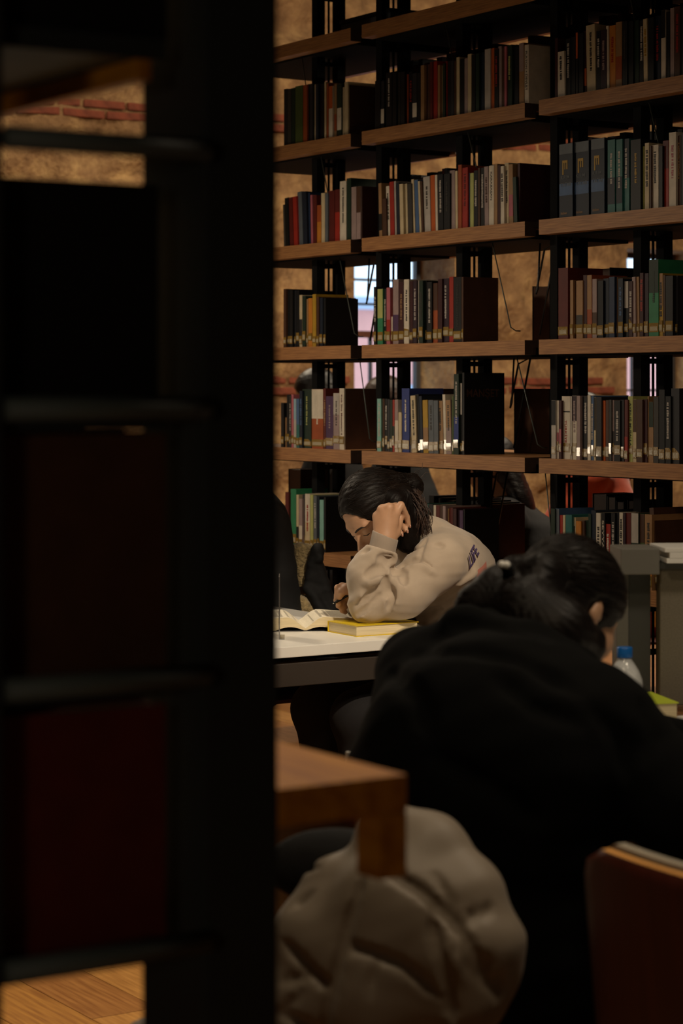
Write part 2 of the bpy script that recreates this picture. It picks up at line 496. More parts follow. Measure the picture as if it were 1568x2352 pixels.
def folds(fn, specs, ymin=1.5):
    """specs: (pixel polyline, r0, r1[, sink]); traced on the surface fn, all rays at once"""
    allp, cnt = [], []
    for sp in specs:
        pix = sp[0]; n0 = len(allp)
        for i in range(len(pix) - 1):
            for t in (0, 1 / 3, 2 / 3):
                allp.append((pix[i][0] + (pix[i + 1][0] - pix[i][0]) * t, pix[i][1] + (pix[i + 1][1] - pix[i][1]) * t))
        allp.append(pix[-1]); cnt.append(len(allp) - n0)
    q = march_many(fn, allp, ymin); out = []; k = 0
    for sp, n in zip(specs, cnt):
        pts = q[k:k + n].copy(); k += n
        if len(sp) > 3: pts[:, 1] += sp[3]
        rr = [sp[1] + (sp[2] - sp[1]) * i / (n - 1) for i in range(n)]
        rr[0] *= 0.4; rr[-1] *= 0.4
        out.append(chain(list(pts), rr))
    return out
def project(fn, p, it=5):
    p = np.array(p, float); e = 1e-3
    for _ in range(it):
        d = fn(p)
        g = np.stack([fn(p + np.eye(3)[i] * e) - fn(p - np.eye(3)[i] * e) for i in range(3)], 1)
        g /= np.linalg.norm(g, axis=1)[:, None] + 1e-9
        p = p - g * d[:, None]
    return p, g
def text_me(name, s, size, m, bold=0.012):
    cu = bpy.data.curves.new(name, 'FONT'); cu.body = s; cu.size = size; cu.align_x = 'LEFT'; cu.offset = bold * size
    o = bpy.data.objects.new(name, cu)
    me = bpy.data.meshes.new_from_object(o)
    bpy.data.objects.remove(o); bpy.data.curves.remove(cu)
    me.name = name; me.materials.clear(); me.materials.append(m)
    return me
# ------------------------------------------------------------------ the room
random.seed(7)
UW = -10.84                     # inner face of the far stone wall (u = const)
def room():
    # floor: base slab with planks lying along u
    fl = box('floor', (-13.0, 4.0, -5.0, 13.0, -0.06, -0.012), M['oak'], rot=(0, 0, ROT))
    tag(fl, kind='structure')
    pm = [mat('floor_oak_%d' % i, hexc(a), 0.45, col2=hexc(b), var=1, vscale=6, stretch=(1.0, 16, 1), bump=0.1, bscale=30, bstretch=(1, 14, 1), bdist=0.0006)
          for i, (a, b) in enumerate((('8f5f30', 'b5813f'), ('9a6a36', 'c08c4c'), ('85562c', 'a87540')))]
    L, wd = 1.35, 0.165
    mes = [box_me('plank', (0.0015, L - 0.0015, 0.0012, wd - 0.0012, -0.012, 0.0), m, 0.0012) for m in pm]
    n = 0
    for j in range(-2, 32):
        v = 0.55 + j * wd
        off = random.uniform(0, L)
        for i in range(8):
            u = -10.84 - L + off + i * L
            if u < -10.85 or u + L > -0.6: continue
            me = random.choice(mes)
            o = bpy.data.objects.new('plank', me); COL.objects.link(o); o.parent = fl
            o.location = (u, v, 0); n += 1
    # ceiling and plain side walls that close the hall
    c = box('ceiling', (-13.0, 4.0, -5.0, 13.0, 4.6, 4.7), M['ceil'], rot=(0, 0, ROT)); tag(c, kind='structure')
    for nm, b in (('wall_right', (-13, 4, 12.9, 13.0, 0, 4.6)), ('wall_left', (-13, 4, -5.0, -4.9, 0, 4.6)), ('wall_near', (3.9, 4.0, -4.9, 12.9, 0, 4.6))):
        tag(box(nm, b, M['plaster'], rot=(0, 0, ROT)), kind='structure')
    # far stone wall: rough grid with window openings, in (u, v, z)
    wins = [(7.13, 7.86, 1.0, 2.24), (9.22, 9.95, 1.0, 2.30)]
    TH = 0.44
    hs = 0.045
    vs_ = np.arange(-4.9, 12.9 + hs, hs); zs_ = np.arange(0, 4.6 + hs, hs)
    def snap(a, x): a[np.argmin(np.abs(a - x))] = x
    for w in wins:
        snap(vs_, w[0]); snap(vs_, w[1]); snap(zs_, w[2]); snap(zs_, w[3])
    nv, nz = len(vs_), len(zs_)
    VV, ZZ = np.meshgrid(vs_, zs_, indexing='ij')
    pts = np.stack([np.zeros_like(VV), VV, ZZ], -1).reshape(-1, 3)
    from mathutils import noise as mn
    rel = np.array([0.10 * (mn.noise((0.3, p[1] * 2.6, p[2] * 4.2))) + 0.055 * mn.noise((4.1, p[1] * 7.5, p[2] * 9.0)) - 0.05 * max(0.0, mn.noise((9.0, p[1] * 13, p[2] * 15))) for p in pts])
    rel = rel.reshape(nv, nz)
    for zc in (1.42, 2.93):
        rel *= 1 - 0.75 * np.exp(-((ZZ - zc) / 0.09) ** 2)
    eps = 1e-6
    edge = np.zeros_like(rel, bool)
    for w in wins:
        inv = (VV >= w[0] - eps) & (VV <= w[1] + eps) & (ZZ >= w[2] - eps) & (ZZ <= w[3] + eps)
        edge |= inv
    rel[edge] = 0
    verts = np.stack([UW + np.minimum(rel, 0.03), VV, ZZ], -1).reshape(-1, 3).tolist()
    idx = np.arange(nv * nz).reshape(nv, nz)
    faces = []
    for i in range(nv - 1):
        vm = (vs_[i] + vs_[i + 1]) / 2
        cols = [w for w in wins if w[0] < vm < w[1]]
        for j in range(nz - 1):
            zm = (zs_[j] + zs_[j + 1]) / 2
            if any(w[2] < zm < w[3] for w in cols): continue
            faces.append((idx[i, j], idx[i + 1, j], idx[i + 1, j + 1], idx[i, j + 1]))
    for w in wins:      # reveals
        n0 = len(verts)
        ring = [(w[0], w[2]), (w[1], w[2]), (w[1], w[3]), (w[0], w[3])]
        for v, z in ring: verts.append((UW, v, z))
        for v, z in ring: verts.append((UW - TH, v, z))
        for k in range(4):
            q = (k + 1) % 4
            faces.append((n0 + k, n0 + q, n0 + 4 + q, n0 + 4 + k))
    # outer face
    n0 = len(verts)
    vv = sorted({-4.9, 12.9, *[w[0] for w in wins], *[w[1] for w in wins]}); zz = sorted({0, 4.6, *[w[2] for w in wins], *[w[3] for w in wins]})
    for v in vv:
        for z in zz: verts.append((UW - TH, v, z))
    for i in range(len(vv) - 1):
        for j in range(len(zz) - 1):
            vm = (vv[i] + vv[i + 1]) / 2; zm = (zz[j] + zz[j + 1]) / 2
            if any(w[0] < vm < w[1] and w[2] < zm < w[3] for w in wins): continue
            a = n0 + i * len(zz) + j
            faces.append((a, a + 1, a + len(zz) + 1, a + len(zz)))
    me = pyd('wall_back', verts, faces, M['stone'], smooth=True)
    wb = mesh_obj('wall_back', me, rot=(0, 0, ROT)); tag(wb, kind='structure')
    # two double courses of thin red brick
    bme = [box_me('brick', (-0.03, 0.012, -0.125 * s, 0.125 * s, -0.021, 0.021), M['brick'], 0.006) for s in (1.0, 0.9, 0.55)]
    for zc in (1.42, 2.93):
        for c_ in (0, 1):
            v = 3.6 + 0.13 * c_
            while v < 11.3:
                k = random.choice((0, 0, 0, 1, 2)); hl = 0.125 * (1.0, 0.9, 0.55)[k]
                cv = v + hl
                z = zc + (0.030 if c_ else -0.030)
                if not any(w[0] - 0.15 < cv < w[1] + 0.15 and w[2] < z < w[3] for w in wins):
                    o = bpy.data.objects.new('brick', bme[k]); COL.objects.link(o); o.parent = wb
                    o.location = (UW + random.uniform(0.0, 0.018), cv, z + random.uniform(-0.004, 0.004))
                    o.rotation_euler = (random.uniform(-0.02, 0.02), 0, random.uniform(-0.02, 0.02))
                v += 2 * hl + 0.022
    # windows
    for i, w in enumerate(wins):
        r = empty('window_%d' % (i + 1), W(UW - TH + 0.06, (w[0] + w[1]) / 2, w[2]), ROT); tag(r, kind='structure')
        hw = (w[1] - w[0]) / 2; H = w[3] - w[2]; t = 0.035
        multi = [('frame', (-.02, .02, -hw, -hw + t, 0, H)), ('frame', (-.02, .02, hw - t, hw, 0, H)), ('frame', (-.02, .02, -hw + t, hw - t, H - t, H)), ('frame', (-.02, .02, -hw + t, hw - t, 0, t))]
        for nm, b in multi: box(nm, b, M['window_frame'], r)
        box('transom', (-.03, .03, -hw + t, hw - t, H * 0.575, H * 0.575 + 0.04), M['sill'], r)
        for z in (0.30, 0.74, 0.86):
            box('glazing_bar', (-.012, .012, -hw + t, hw - t, H * z - 0.007, H * z + 0.007), M['window_frame'], r)
        box('glazing_bar', (-.012, .012, -0.008, 0.008, t, H * 0.575), M['window_frame'], r)
        for z0, z1 in ((t, H * 0.575), (H * 0.575 + 0.04, H - t)):
            box('pane', (-.003, .003, -hw + t, hw - t, z0, z1), M['glass'], r)
        box('sill', (-.03, .30, -hw, hw, -0.0, 0.025), M['sill'], r)
    # the pink house across the street
    b = empty('town_house', W(-22.0, 11.0, 0.0), ROT)
    tag(b, 'pale pink plastered house seen through the window behind the bookcase', 'building')
    box('facade', (-3.0, 0.0, -9, 9, -1.0, 2.35), M['pink_facade'], b)
    box('cornice', (-3.0, 0.12, -9, 9, 2.35, 2.5), M['blue_facade'], b)
    for k in range(-3, 4):
        wn = box('window', (-0.02, 0.05, k * 2.2 - 0.5, k * 2.2 + 0.5, 0.4, 1.45), M['blue_facade'], b)
        box('pane', (0.05, 0.07, k * 2.2 - 0.42, k * 2.2 + 0.42, 0.47, 1.38), M['window_frame'], wn)
room()

# ------------------------------------------------------------------ far bookcase
VF = 4.255                      # front plane of the shelf boards
PITCH = 0.3733
ROWZ = {'A': 2.672, 'B': 2.299, 'C': 1.9262, 'D': 1.553, 'E': 1.1835, 'F': 0.811, 'G': 0.438, 'H': 0.065, 'T': 3.045}
BAY0 = {1: -7.42, 2: -6.422, 3: -5.423}
BLEN = 0.927
def bookcase():
    r = empty('bookcase', W(-6.0, VF, 0), ROT)
    tag(r, 'tall open double-sided bookcase of black steel and oak shelves behind the readers', 'bookcase')
    u0 = -6.0
    # shelf board: oak top, thick oak front lip (L profile)
    prof = [(0.0, 0.0), (0.0, -0.046), (0.045, -0.046), (0.045, -0.022), (0.455, -0.022), (0.455, -0.046), (0.50, -0.046), (0.50, 0.0)]
    vs, fs = [], []
    for x in (0.0, BLEN):
        vs += [(x, y, z) for y, z in prof]
    n = len(prof)
    fs.append(tuple(range(n))); fs.append(tuple(range(2 * n - 1, n - 1, -1)))
    for i in range(n):
        j = (i + 1) % n
        fs.append((j, i, i + n, j + n))
    bme = pyd('shelf_board', vs, fs, [M['oak'], M['oak_end_shade']], midx=[1, 1] + [0] * n)
    bm = bmesh.new(); bm.from_mesh(bme); bmesh.ops.recalc_face_normals(bm, faces=bm.faces); bm.to_mesh(bme); bm.free()
    tray = box_me('steel_tray', (0.03, BLEN - 0.03, 0.05, 0.45, -0.052, -0.0225), M['steel'])
    for b, ub in BAY0.items():
        for k, z in ROWZ.items():
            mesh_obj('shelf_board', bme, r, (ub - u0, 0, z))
            mesh_obj('steel_tray', tray, r, (ub - u0, 0, z))
    # ladder frames: pairs of posts with rungs at every bay joint and mid-bay
    post = box_me('upright', (-0.0175, 0.0175, -0.0175, 0.0175, 0, 3.6), M['steel'])
    rung = box_me('rung', (-0.008, 0.008, -0.045, 0.045, -0.008, 0.008), M['steel'])
    rod = box_me('rod', (-0.003, 0.003, -0.003, 0.003, 0, 3.5), M['steel'])
    for px in (731, 879, 1064, 1281, 1473):
        u, _ = on_v(px, 900, VF + 0.1)
        for v in (0.10, 0.19):
            mesh_obj('upright', post, r, (u - u0, v, 0))
        mesh_obj('rod', rod, r, (u - u0, 0.145, 0))
        for k, z in ROWZ.items():
            for dz in (0.17, 0.30):
                mesh_obj('rung', rung, r, (u - u0, 0.145, z + dz))
    return r
bookcase()

# ------------------------------------------------------------------ books
PAL = {
 'k': ('black', '121214'), 'K': ('charcoal', '26262a'), 'n': ('navy', '17202f'), 'N': ('dark blue', '22304a'), 'b': ('blue', '2b3a7a'),
 'g': ('dark green', '1c2e22'), 'G': ('olive green', '48582c'), 'e': ('green', '2f7d55'), 't': ('teal', '2f6a66'), 'T': ('pale teal', '7fb0a4'),
 'c': ('cream', 'c9b692'), 'w': ('off-white', 'd3c7b4'), 'W': ('pale grey', 'b5aca2'), 'y': ('yellow', 'b08a2a'), 'Y': ('yellow-green', 'aeb06a'),
 'o': ('orange', 'b8561f'), 'O': ('rust orange', '9c4a22'), 'r': ('red', '9c2a1e'), 'R': ('dark red', '5a1d18'), 'm': ('maroon', '3a1618'),
 'p': ('purple', '4b3152'), 'P': ('plum', '2e1a26'), 'i': ('pink', 'b0606a'), 'v': ('mauve', '9a8480'), 'B': ('brown', '4a2f20'), 'a': ('tan', '9b7650'),
 's': ('slate grey', '5c6268'), 'S': ('steel blue', '46628a'), 'l': ('light blue', '8fb0bd'), 'd': ('dark grey', '3a3632'), 'u': ('amber', 'c07a2a')}
BM = {k: mat('cover_' + n.replace(' ', '_').replace('-', '_'), hexc(h), 0.5, var=0.12, vscale=25, spec=0.4) for k, (n, h) in PAL.items()}
ROWNAME = {'A': 'highest', 'B': 'top', 'C': 'second', 'D': 'third', 'E': 'fourth', 'F': 'lowest'}
BAYNAME = {1: 'left', 2: 'middle', 3: 'right'}
ONES = 'first second third fourth fifth sixth seventh eighth ninth tenth eleventh twelfth thirteenth fourteenth fifteenth sixteenth seventeenth eighteenth nineteenth twentieth'.split()
def ordinal(n):
    if n <= 20: return ONES[n - 1]
    t = {2: 'twenty', 3: 'thirty', 4: 'forty'}[n // 10]
    return {30: 'thirtieth', 40: 'fortieth'}[n] if n % 10 == 0 else t + '-' + ONES[n % 10 - 1]
# row, bay: list of (left px, right px, top px, cover colour, lean degrees (top to the left), options)
BK = {}
BK['B', 1] = '652,660,205,K 660,668,205,d 668,677,203,g 678,695,199,G 696,705,196,O 705,711,194,k 711,718,193,K 718.5,725,195,c 725,731,194,n 731,738,193,P 738,744,193,k 745,748.5,189,c 749,754,192,O 755,763.5,199,w.o 765,773,194,a.O 774,784,194,g.w 785,790.5,201,c 791,799,189,c 799.5,803,196,B'
BK['B', 2] = '861,873,186,k 874,882,187,K.w 886,900,168,k-W 901,910,167,k 911,918,167,d 919,929,166,k 929,938,172,O 939,947,166,k-r 947,957,169,K.w 958,965,168,k 966,974,151,a 974,982,146,m 982,987,148,B 987,993,143,R 993,1004,142,r 1005,1010,150,a 1010.5,1016,152,c 1017,1022,146,g 1023,1027,141,r 1028,1035,141,k 1035,1042,140,K 1043,1047,140,B 1048,1055,132,c 1056,1066,136,k 1066,1074,135,v 1074,1082,125,c 1083,1091,126,k 1092,1100,124,g 1100,1112,122,n 1113,1126,114,W 1126,1135,112,o 1135,1144,114,k-r 1144,1152,107,v 1152,1158,110,B 1158,1163,107,i 1163,1176,105,g-Y 1177,1191,108,k 1192,1203,100,a.v 1204,1214,104,w#PLATON • DEVLET'
BK['B', 3] = '1274,1280.5,88,m 1281,1297,120,w-K:1.5 1299,1310,90,k-W 1311,1321,86,k 1322,1327,75,k.o 1328,1339,78,k 1340,1347,72,m.o 1348,1368,59,c-d:1.5 1369,1379,72,k-W 1379,1392,70,P-v 1393,1398.5,60,w:1 1399,1413.5,60,u-r 1414,1428,52,a.O 1429,1440,50,k-d 1441,1454,50,k 1455,1467,48,g 1468,1477.5,48,k-W 1478,1487,44,c-y:1 1488,1501,42,k 1502,1517,38,n-r 1518,1528,24,w.k 1529,1538,28,k 1539,1548,19,v 1549,1561,16,B-r 1562,1572,18,K 1573,1585,16,k 1586,1600,12,R'
BK['C', 1] = '652,656,470,d:3 656.5,665,455,k:3 666,674,454,R:3 675,684,452,r:3 686,696,441,s:3 697,706,441,n:3 707,714,443,N:2.5 714.5,719,448,i:2 719.5,727,449,R 728,737,472,u.O 737.5,746,444,c 746.5,753,445,s 754,768,439,R 769,780,436,r.R 780.5,795,417,w-d 796,806,410,g 807,818,430,v 818.5,828,429,v.B 829,832,428,m'
BK['C', 2] = '871,878,421,a.k:2 879,888,457,B:2 888.5,896,428,w-d:2 896.5,906,418,r:2 907,911,416,W:2 911.5,918.5,420,n:2 919,927,423,c:2 927.5,937,423,c:2 937.5,947,423,d:2 948,953.5,412,c:3 954,963,414,S:3 963.5,968,416,c:3.5 968.5,972.5,416,B:3 974,989,407,W-d:2 989.5,1000,403,o:1.5 1000.5,1005.5,402,w:1.5 1006,1018,401,k-W:1 1019,1033,400,k-d 1034,1045.5,392,v:1 1046,1051.5,393,c:1 1052,1060,379,O 1060.5,1074,386,r-R 1074.5,1079,398,N 1079.5,1087.5,398,Y 1088,1097,392,k-W 1097.5,1102,386,B 1102.5,1112.5,386,k-W 1113,1122,383,v-B:1 1122.5,1134,381,w#KARABASAN 1134.5,1142,377,a 1142.5,1149,380,m 1149.5,1158,382,w-d:1 1158.5,1168,375,c-d 1169,1178.5,378,a.i:1 1180,1188,407,g:3 1189,1194,375,m'
BK['C', 3] = '1284,1315,332,n@1 1319,1352,327,n@2 1357,1388,320,n@3 1395,1412,322,t.n-W 1415,1429,321,t.n-W 1430,1445,320,t.n-W 1448,1471,322,k-y 1473,1480,337,Y 1480.5,1490,329,c-d 1491,1495,335,B 1496,1512,334,w-d 1513,1521,336,k 1522,1535,324,r.R 1536,1552,305,w-i 1553,1563,312,B-a 1564,1575,308,k 1576,1590,310,R'
BK['D', 1] = '651,657,664,B 657.5,664.5,665,k 665,672,666,k 672.5,680,667,K 680.5,687,667,k 687.5,694,678,c.K 694.5,702,680,g 703,707.5,687,a 708,717,685,u 717.5,725.5,676,y 726,732,682,B 733,741,684,n 742,748,685,k'
BK['D', 2] = '858,864,659,k-W 867,879,664,e.Y 880,887,664,K-w 887.5,896,661,i.r 896.5,902,664,R.w 902.5,915,642,v.p 915.5,927,648,m-a 927.5,939,642,w-d 939.5,948,646,m 948.5,957,644,P-W 957.5,962,644,W 962.5,971,645,g-d 971.5,980,645,k 980.5,991.5,648,k-W 992,1005,651,O.B 1005.5,1015,641,m 1015.5,1031,640,P-W 1031.5,1041,636,r 1041.5,1059,637,k#TÜRKİYE NOTLARI 1059.5,1064,636,B'
BK['D', 3] = '1282,1304,616,R 1309,1316,644,a 1316.5,1322,645,B 1323,1338,645,a.d 1339,1347.5,632,m 1348,1359,632,O.a 1360,1370,641,v.B 1371,1385,645,k 1385.5,1398,640,n 1398.5,1411,636,N 1411.5,1418,637,a 1419,1430,640,n-S 1431,1443,646,k.W 1443.5,1452,646,m-W 1452.5,1460,636,v:1 1460.5,1468.5,636,a:1 1469,1477,627,m-r 1478,1489,628,P 1490,1512,597,e.g-g 1513,1522,628,y.a-K 1523,1527,632,B 1528,1545,634,k 1546,1556,634,K'
BK['E', 1] = '645,651.5,925,k 652,658,981,a 658.5,664,906,k 664.5,668,908,d-W 668.5,674,906,i 674.5,680,916,W.l 680.5,687,916,t.S 687.5,694,898,n-S 694.5,714.5,894,g-Y 715,742,894,O.w-w 743,748,892,R-a 748.5,765,910,p-v 765.5,779,903,v.W-d 779.5,790,892,w#Kadı Sina Meseleleri 4 790.3,793,893,B'  # last brown book is added: shaded cover of the cream one put into colour
BK['E', 2] = '866,875,916,T-W 875.5,883,916,B 884,889.5,916,k-W 890,895,917,K 895.5,901,918,g 901.5,906,918,r.g 906.5,914,918,w.v 915,922,947,c 922.5,940,892,b-w 940.5,945,914,W.k:2 946,957,909,c-d:3 957.5,965,906,k:3 965.5,972,910,n:3 972.5,984,919,y.a:2 984.5,996,919,s-d:1 996.5,1006.5,920,s:1 1007,1018,921,a-d:2 1018.5,1025,906,w:2 1025.5,1037,919,v.a-d:2 1038,1041.5,910,G 1042,1053,859,g.b-W 1055,1061,880,k.W 1061.5,1066,856,k'
BK['E', 3] = '1266,1276,920,W.k 1276.5,1283,920,w.i 1283.5,1289,920,m.i 1290,1309,910,w#TÜRKİYE 1309.5,1313,910,W 1313.5,1324,909,w.P-v 1324.5,1332,909,v 1333,1340,910,K 1340.5,1348.5,910,k-W 1349,1356,908,w 1356.5,1363,909,S-W 1363.5,1368,912,c.k 1369,1381,912,K 1382,1390,920,o 1391,1398,919,B 1398.5,1404,918,d 1404.5,1410,919,v.d 1410.5,1424,920,k-W 1424.5,1433,918,k 1434,1441.5,918,R.r 1442,1453,910,Y#AYRILIŞ MUSALLA 1453.5,1461,917,c.B 1462,1475,918,B 1476,1486,917,m 1487,1489.5,910,a 1490,1500,923,a.g 1500.5,1512,912,d 1513,1526,895,k 1527,1540,910,k-W 1541,1560,892,K'
BK['F', 1] = '655,663,1130,R 663.5,667,1132,c 667.5,680,1123,e 680.5,686,1136,c.k 686.5,694,1145,v.w 694.5,700,1136,K-W 700.5,711.5,1134,w.c-r 712,719,1136,Y 720,727,1138,s-W 727.5,733,1140,n 734,743,1148,T 744,748,1142,k'
BK['F', 2] = '966,975,1156,g 976,984,1157,t.d 985,994,1158,K 995,1001,1160,w 1001.5,1010,1161,R 1010.5,1016,1161,B 1016.5,1023,1162,v 1023.5,1031,1168,a 1031.5,1040,1166,R 1040.5,1048,1168,m 1048.5,1055,1171,P 1055.5,1063,1172,p 1063.5,1067,1170,k'
BK['F', 3] = '1265,1274,1168,g 1274.5,1284,1168,S.s 1285,1292,1183,r 1292.5,1298,1183,c 1299,1313,1182,t 1314,1322,1188,c-d 1322.5,1334,1197,u 1335,1342,1196,B 1342.5,1350,1195,g 1350.5,1357,1180,g 1357.5,1368,1172,n 1368.5,1379,1178,w-d 1381,1389,1178,k#SEYYAH 1389.5,1402,1203,r.w-w 1403,1412,1178,k-W 1412.5,1421,1178,K 1422,1430,1177,w-d 1431,1436,1178,P 1437,1449,1178,R 1449.5,1466,1178,g.W 1466.5,1480,1180,G.B 1480.5,1497,1181,a.u-d 1506,1516,1168,B:7'
LAB_ROWS = 'DEF'
def make_book(row, bay, i, spec):
    body = spec; text = None; vol = None; lean = 0.0; dash = None; band = None
    if '@' in body: body, vol = body.split('@')
    if '#' in body: body, text = body.split('#')
    if ':' in body: body, lean = body.split(':'); lean = float(lean)
    x0, x1, yt, c = body.split(',')
    if '-' in c: c, dash = c.split('-')
    if '.' in c: c, band = c.split('.')
    rnd = random.Random(row + str(bay) + str(i))
    vv = VF + 0.008 + rnd.uniform(0, 0.012)
    ua, _ = on_v(float(x0), 900, vv); ub, _ = on_v(float(x1), 900, vv)
    t = (ub - ua) * (math.cos(math.radians(lean)) if lean else 1) - 0.0008
    z0 = ROWZ[row]
    Ym = vv / (CA * (float(x0) - CX) / F + SA)
    H = max(0.11, min(0.335, CAMZ - (float(yt) - HY) / F * Ym - z0)) / math.cos(math.radians(lean))
    D = 0.132 + 0.02 * rnd.random() if H < 0.22 else 0.165
    if vol: D = 0.17
    # cover: open case (spine and two boards) around a page block
    th = min(0.0016, t * 0.2)
    bs = [(0, t, 0, th, 0, H), (0, th, th, D, 0, H), (t - th, t, th, D, 0, H)]
    vs, fs = [], []
    for b in bs:
        n = len(vs); vs += boxv(*b); fs += [tuple(n + q for q in f) for f in BOXF]
    mats = [BM[c]]; mi = [0] * len(fs)
    o = mesh_obj('book', pyd('book', vs, fs, mats, midx=mi))
    loc = W(ua, vv, z0 + 0.0)
    o.location = loc
    o.rotation_euler = (0, math.radians(-lean), ROT)
    box('page_block', (th, t - th, th, D - 0.003, 0.002, H - 0.003), M['page'], o)
    nm = PAL[c][0]
    if band:
        s0, s1 = sorted((rnd.uniform(0.45, 0.62), 1.0)) if rnd.random() < 0.6 else (0.12, rnd.uniform(0.4, 0.55))
        box('spine_band', (0.0003, t - 0.0003, -0.0004, 0.0002, H * s0, H * s1 - 0.0005), BM[band], o)
    if dash:
        vs, fs = [], []
        z = H * rnd.uniform(0.80, 0.92); zend = H * rnd.uniform(0.3, 0.45)
        hx = min(t * 0.34, 0.005); xm = t * 0.5
        while z > zend:
            l = rnd.uniform(0.0025, 0.006)
            n = len(vs); vs += boxv(xm - hx * rnd.uniform(0.6, 1), xm + hx * rnd.uniform(0.6, 1), -0.0008, 0.0001, z - l, z); fs += [tuple(n + q for q in f) for f in BOXF]
            z -= l + rnd.choice((0.001, 0.001, 0.001, 0.004))
        q = mesh_obj('spine_lettering', pyd('spine_lettering', vs, fs, BM[dash]), o); q['kind'] = 'stuff'
    if text:
        size = min(t * 0.78, 0.013)
        colr = {'PLATON • DEVLET': 'k', 'KARABASAN': 'k', 'TÜRKİYE': 'r', 'TÜRKİYE NOTLARI': 'd', 'SEYYAH': 'w', 'AYRILIŞ MUSALLA': 'g'}.get(text, 'R')
        me = text_me('spine_title', text, size, BM[colr])
        co = np.empty(len(me.vertices) * 3); me.vertices.foreach_get('co', co); co = co.reshape(-1, 3)
        ln = co[:, 0].max(); want = H * {'PLATON • DEVLET': 0.68, 'KARABASAN': 0.48, 'TÜRKİYE': 0.36, 'SEYYAH': 0.5}.get(text, 0.66)
        sx = want / ln
        top = H * (0.90 if text != 'TÜRKİYE' else 0.62)
        new = np.stack([t / 2 - size * 0.36 + co[:, 1], np.full(len(co), -0.0008), top - co[:, 0] * sx], 1)
        me.vertices.foreach_set('co', new.ravel()); me.update()
        mesh_obj('spine_title', me, o)
        if text == 'TÜRKİYE':
            box('spine_rule', (0.001, t - 0.001, -0.0006, 0.0001, H * 0.745, H * 0.765), BM['k'], o)
    if vol:
        # big navy volumes: gold comb emblem, two-line title, cloud band and imprint
        z = H * 0.74
        vs, fs = [], []
        for b in ((t * .24, t * .62, -.0008, 0, z, z + .008), (t * .24, t * .33, -.0008, 0, z - .036, z), (t * .40, t * .47, -.0008, 0, z - .020, z), (t * .54, t * .62, -.0008, 0, z - .020, z)):
            n = len(vs); vs += boxv(*b); fs += [tuple(n + q for q in f) for f in BOXF]
        q = mesh_obj('gold_emblem', pyd('gold_emblem', vs, fs, BM['y']), o)
        for s_, zz, sz, cc in (('KIRIM', H * .52, .017, 's'), ('TATAR', H * .42, .017, 's'), ('ötüken', H * .045, .011, 'a')):
            me = text_me('spine_title', s_, sz, BM[cc])
            co = np.empty(len(me.vertices) * 3); me.vertices.foreach_get('co', co); co = co.reshape(-1, 3)
            sx = min(1.0, t * 0.8 / co[:, 0].max())
            me.vertices.foreach_set('co', np.stack([t * .12 + co[:, 0] * sx, np.full(len(co), -.0009), zz + co[:, 1]], 1).ravel()); me.update()
            mesh_obj('spine_title', me, o)
        box('cloud_band', (0.0005, t - 0.0005, -0.0004, 0.0002, H * .30, H * .46), BM['S'], o)
        box('cloud_band', (0.0005, t - 0.0005, -0.0004, 0.0002, H * .86, H * .995), BM['s'], o)
    if row in LAB_ROWS and t > 0.004 and not (row == 'F' and H < 0.0) and c not in 'x':
        zl = rnd.choice((0.008, 0.010, 0.012, 0.020)) + rnd.uniform(0, 0.004); lh = rnd.uniform(0.024, 0.034)
        lab = multi_box('spine_label', [(0.0, t, -0.0007, 0.0001, zl, zl + lh), (t * .12, t * .88, -0.0012, -0.0004, zl + 0.004, zl + lh * .62)], [M['label_y'], M['label_w']], o, midx=[0, 1])
        lab.location.y = -0.0006; lab.rotation_euler = (math.radians(rnd.uniform(-1.6, 1.6)), 0, math.radians(rnd.uniform(-1.5, 1.5)) if t > 0.01 else math.radians(rnd.uniform(-3, 3)))
    size_w = 'slim' if t < 0.014 else ('thick' if t > 0.032 else 'medium')
    extra = {'PLATON • DEVLET': 'cream book with bold black spine title', 'KARABASAN': 'cream book with condensed black spine title', 'TÜRKİYE': 'white book with red spine title'}.get(text)
    where = '%s from left in the %s row, %s bay' % (ordinal(i + 1), ROWNAME[row], BAYNAME[bay])
    if vol: lab_ = 'thick navy volume with gold comb emblem, ' + where
    elif extra: lab_ = extra + ', ' + where
    else: lab_ = '%s %s book, %s' % (size_w, nm, where)
    tag(o, lab_, 'book', 'books on the %s row, %s bay' % (ROWNAME[row], BAYNAME[bay]))
    return o
import re
for (row, bay), s in BK.items():
    toks = re.split(r' (?=[0-9.]+,[0-9.]+,)', s)
    for i, tk in enumerate(toks):
        bk = make_book(row, bay, i, tk)
        if (row, bay) == ('E', 2) and tk.endswith('856,k'):
            me = text_me('cover_title', 'MANŞET', 0.036, BM['B'])
            co = np.empty(len(me.vertices) * 3); me.vertices.foreach_get('co', co); co = co.reshape(-1, 3)
            me.vertices.foreach_set('co', np.stack([np.full(len(co), 0.0125), 0.008 + co[:, 0] * (0.135 / co[:, 0].max()), 0.19 + co[:, 1]], 1).ravel()); me.update()
            q = mesh_obj('cover_title', me, bk)
            xs = max(v.co.x for v in bk.data.vertices)
            q.location.x = xs - 0.0125 + 0.0006

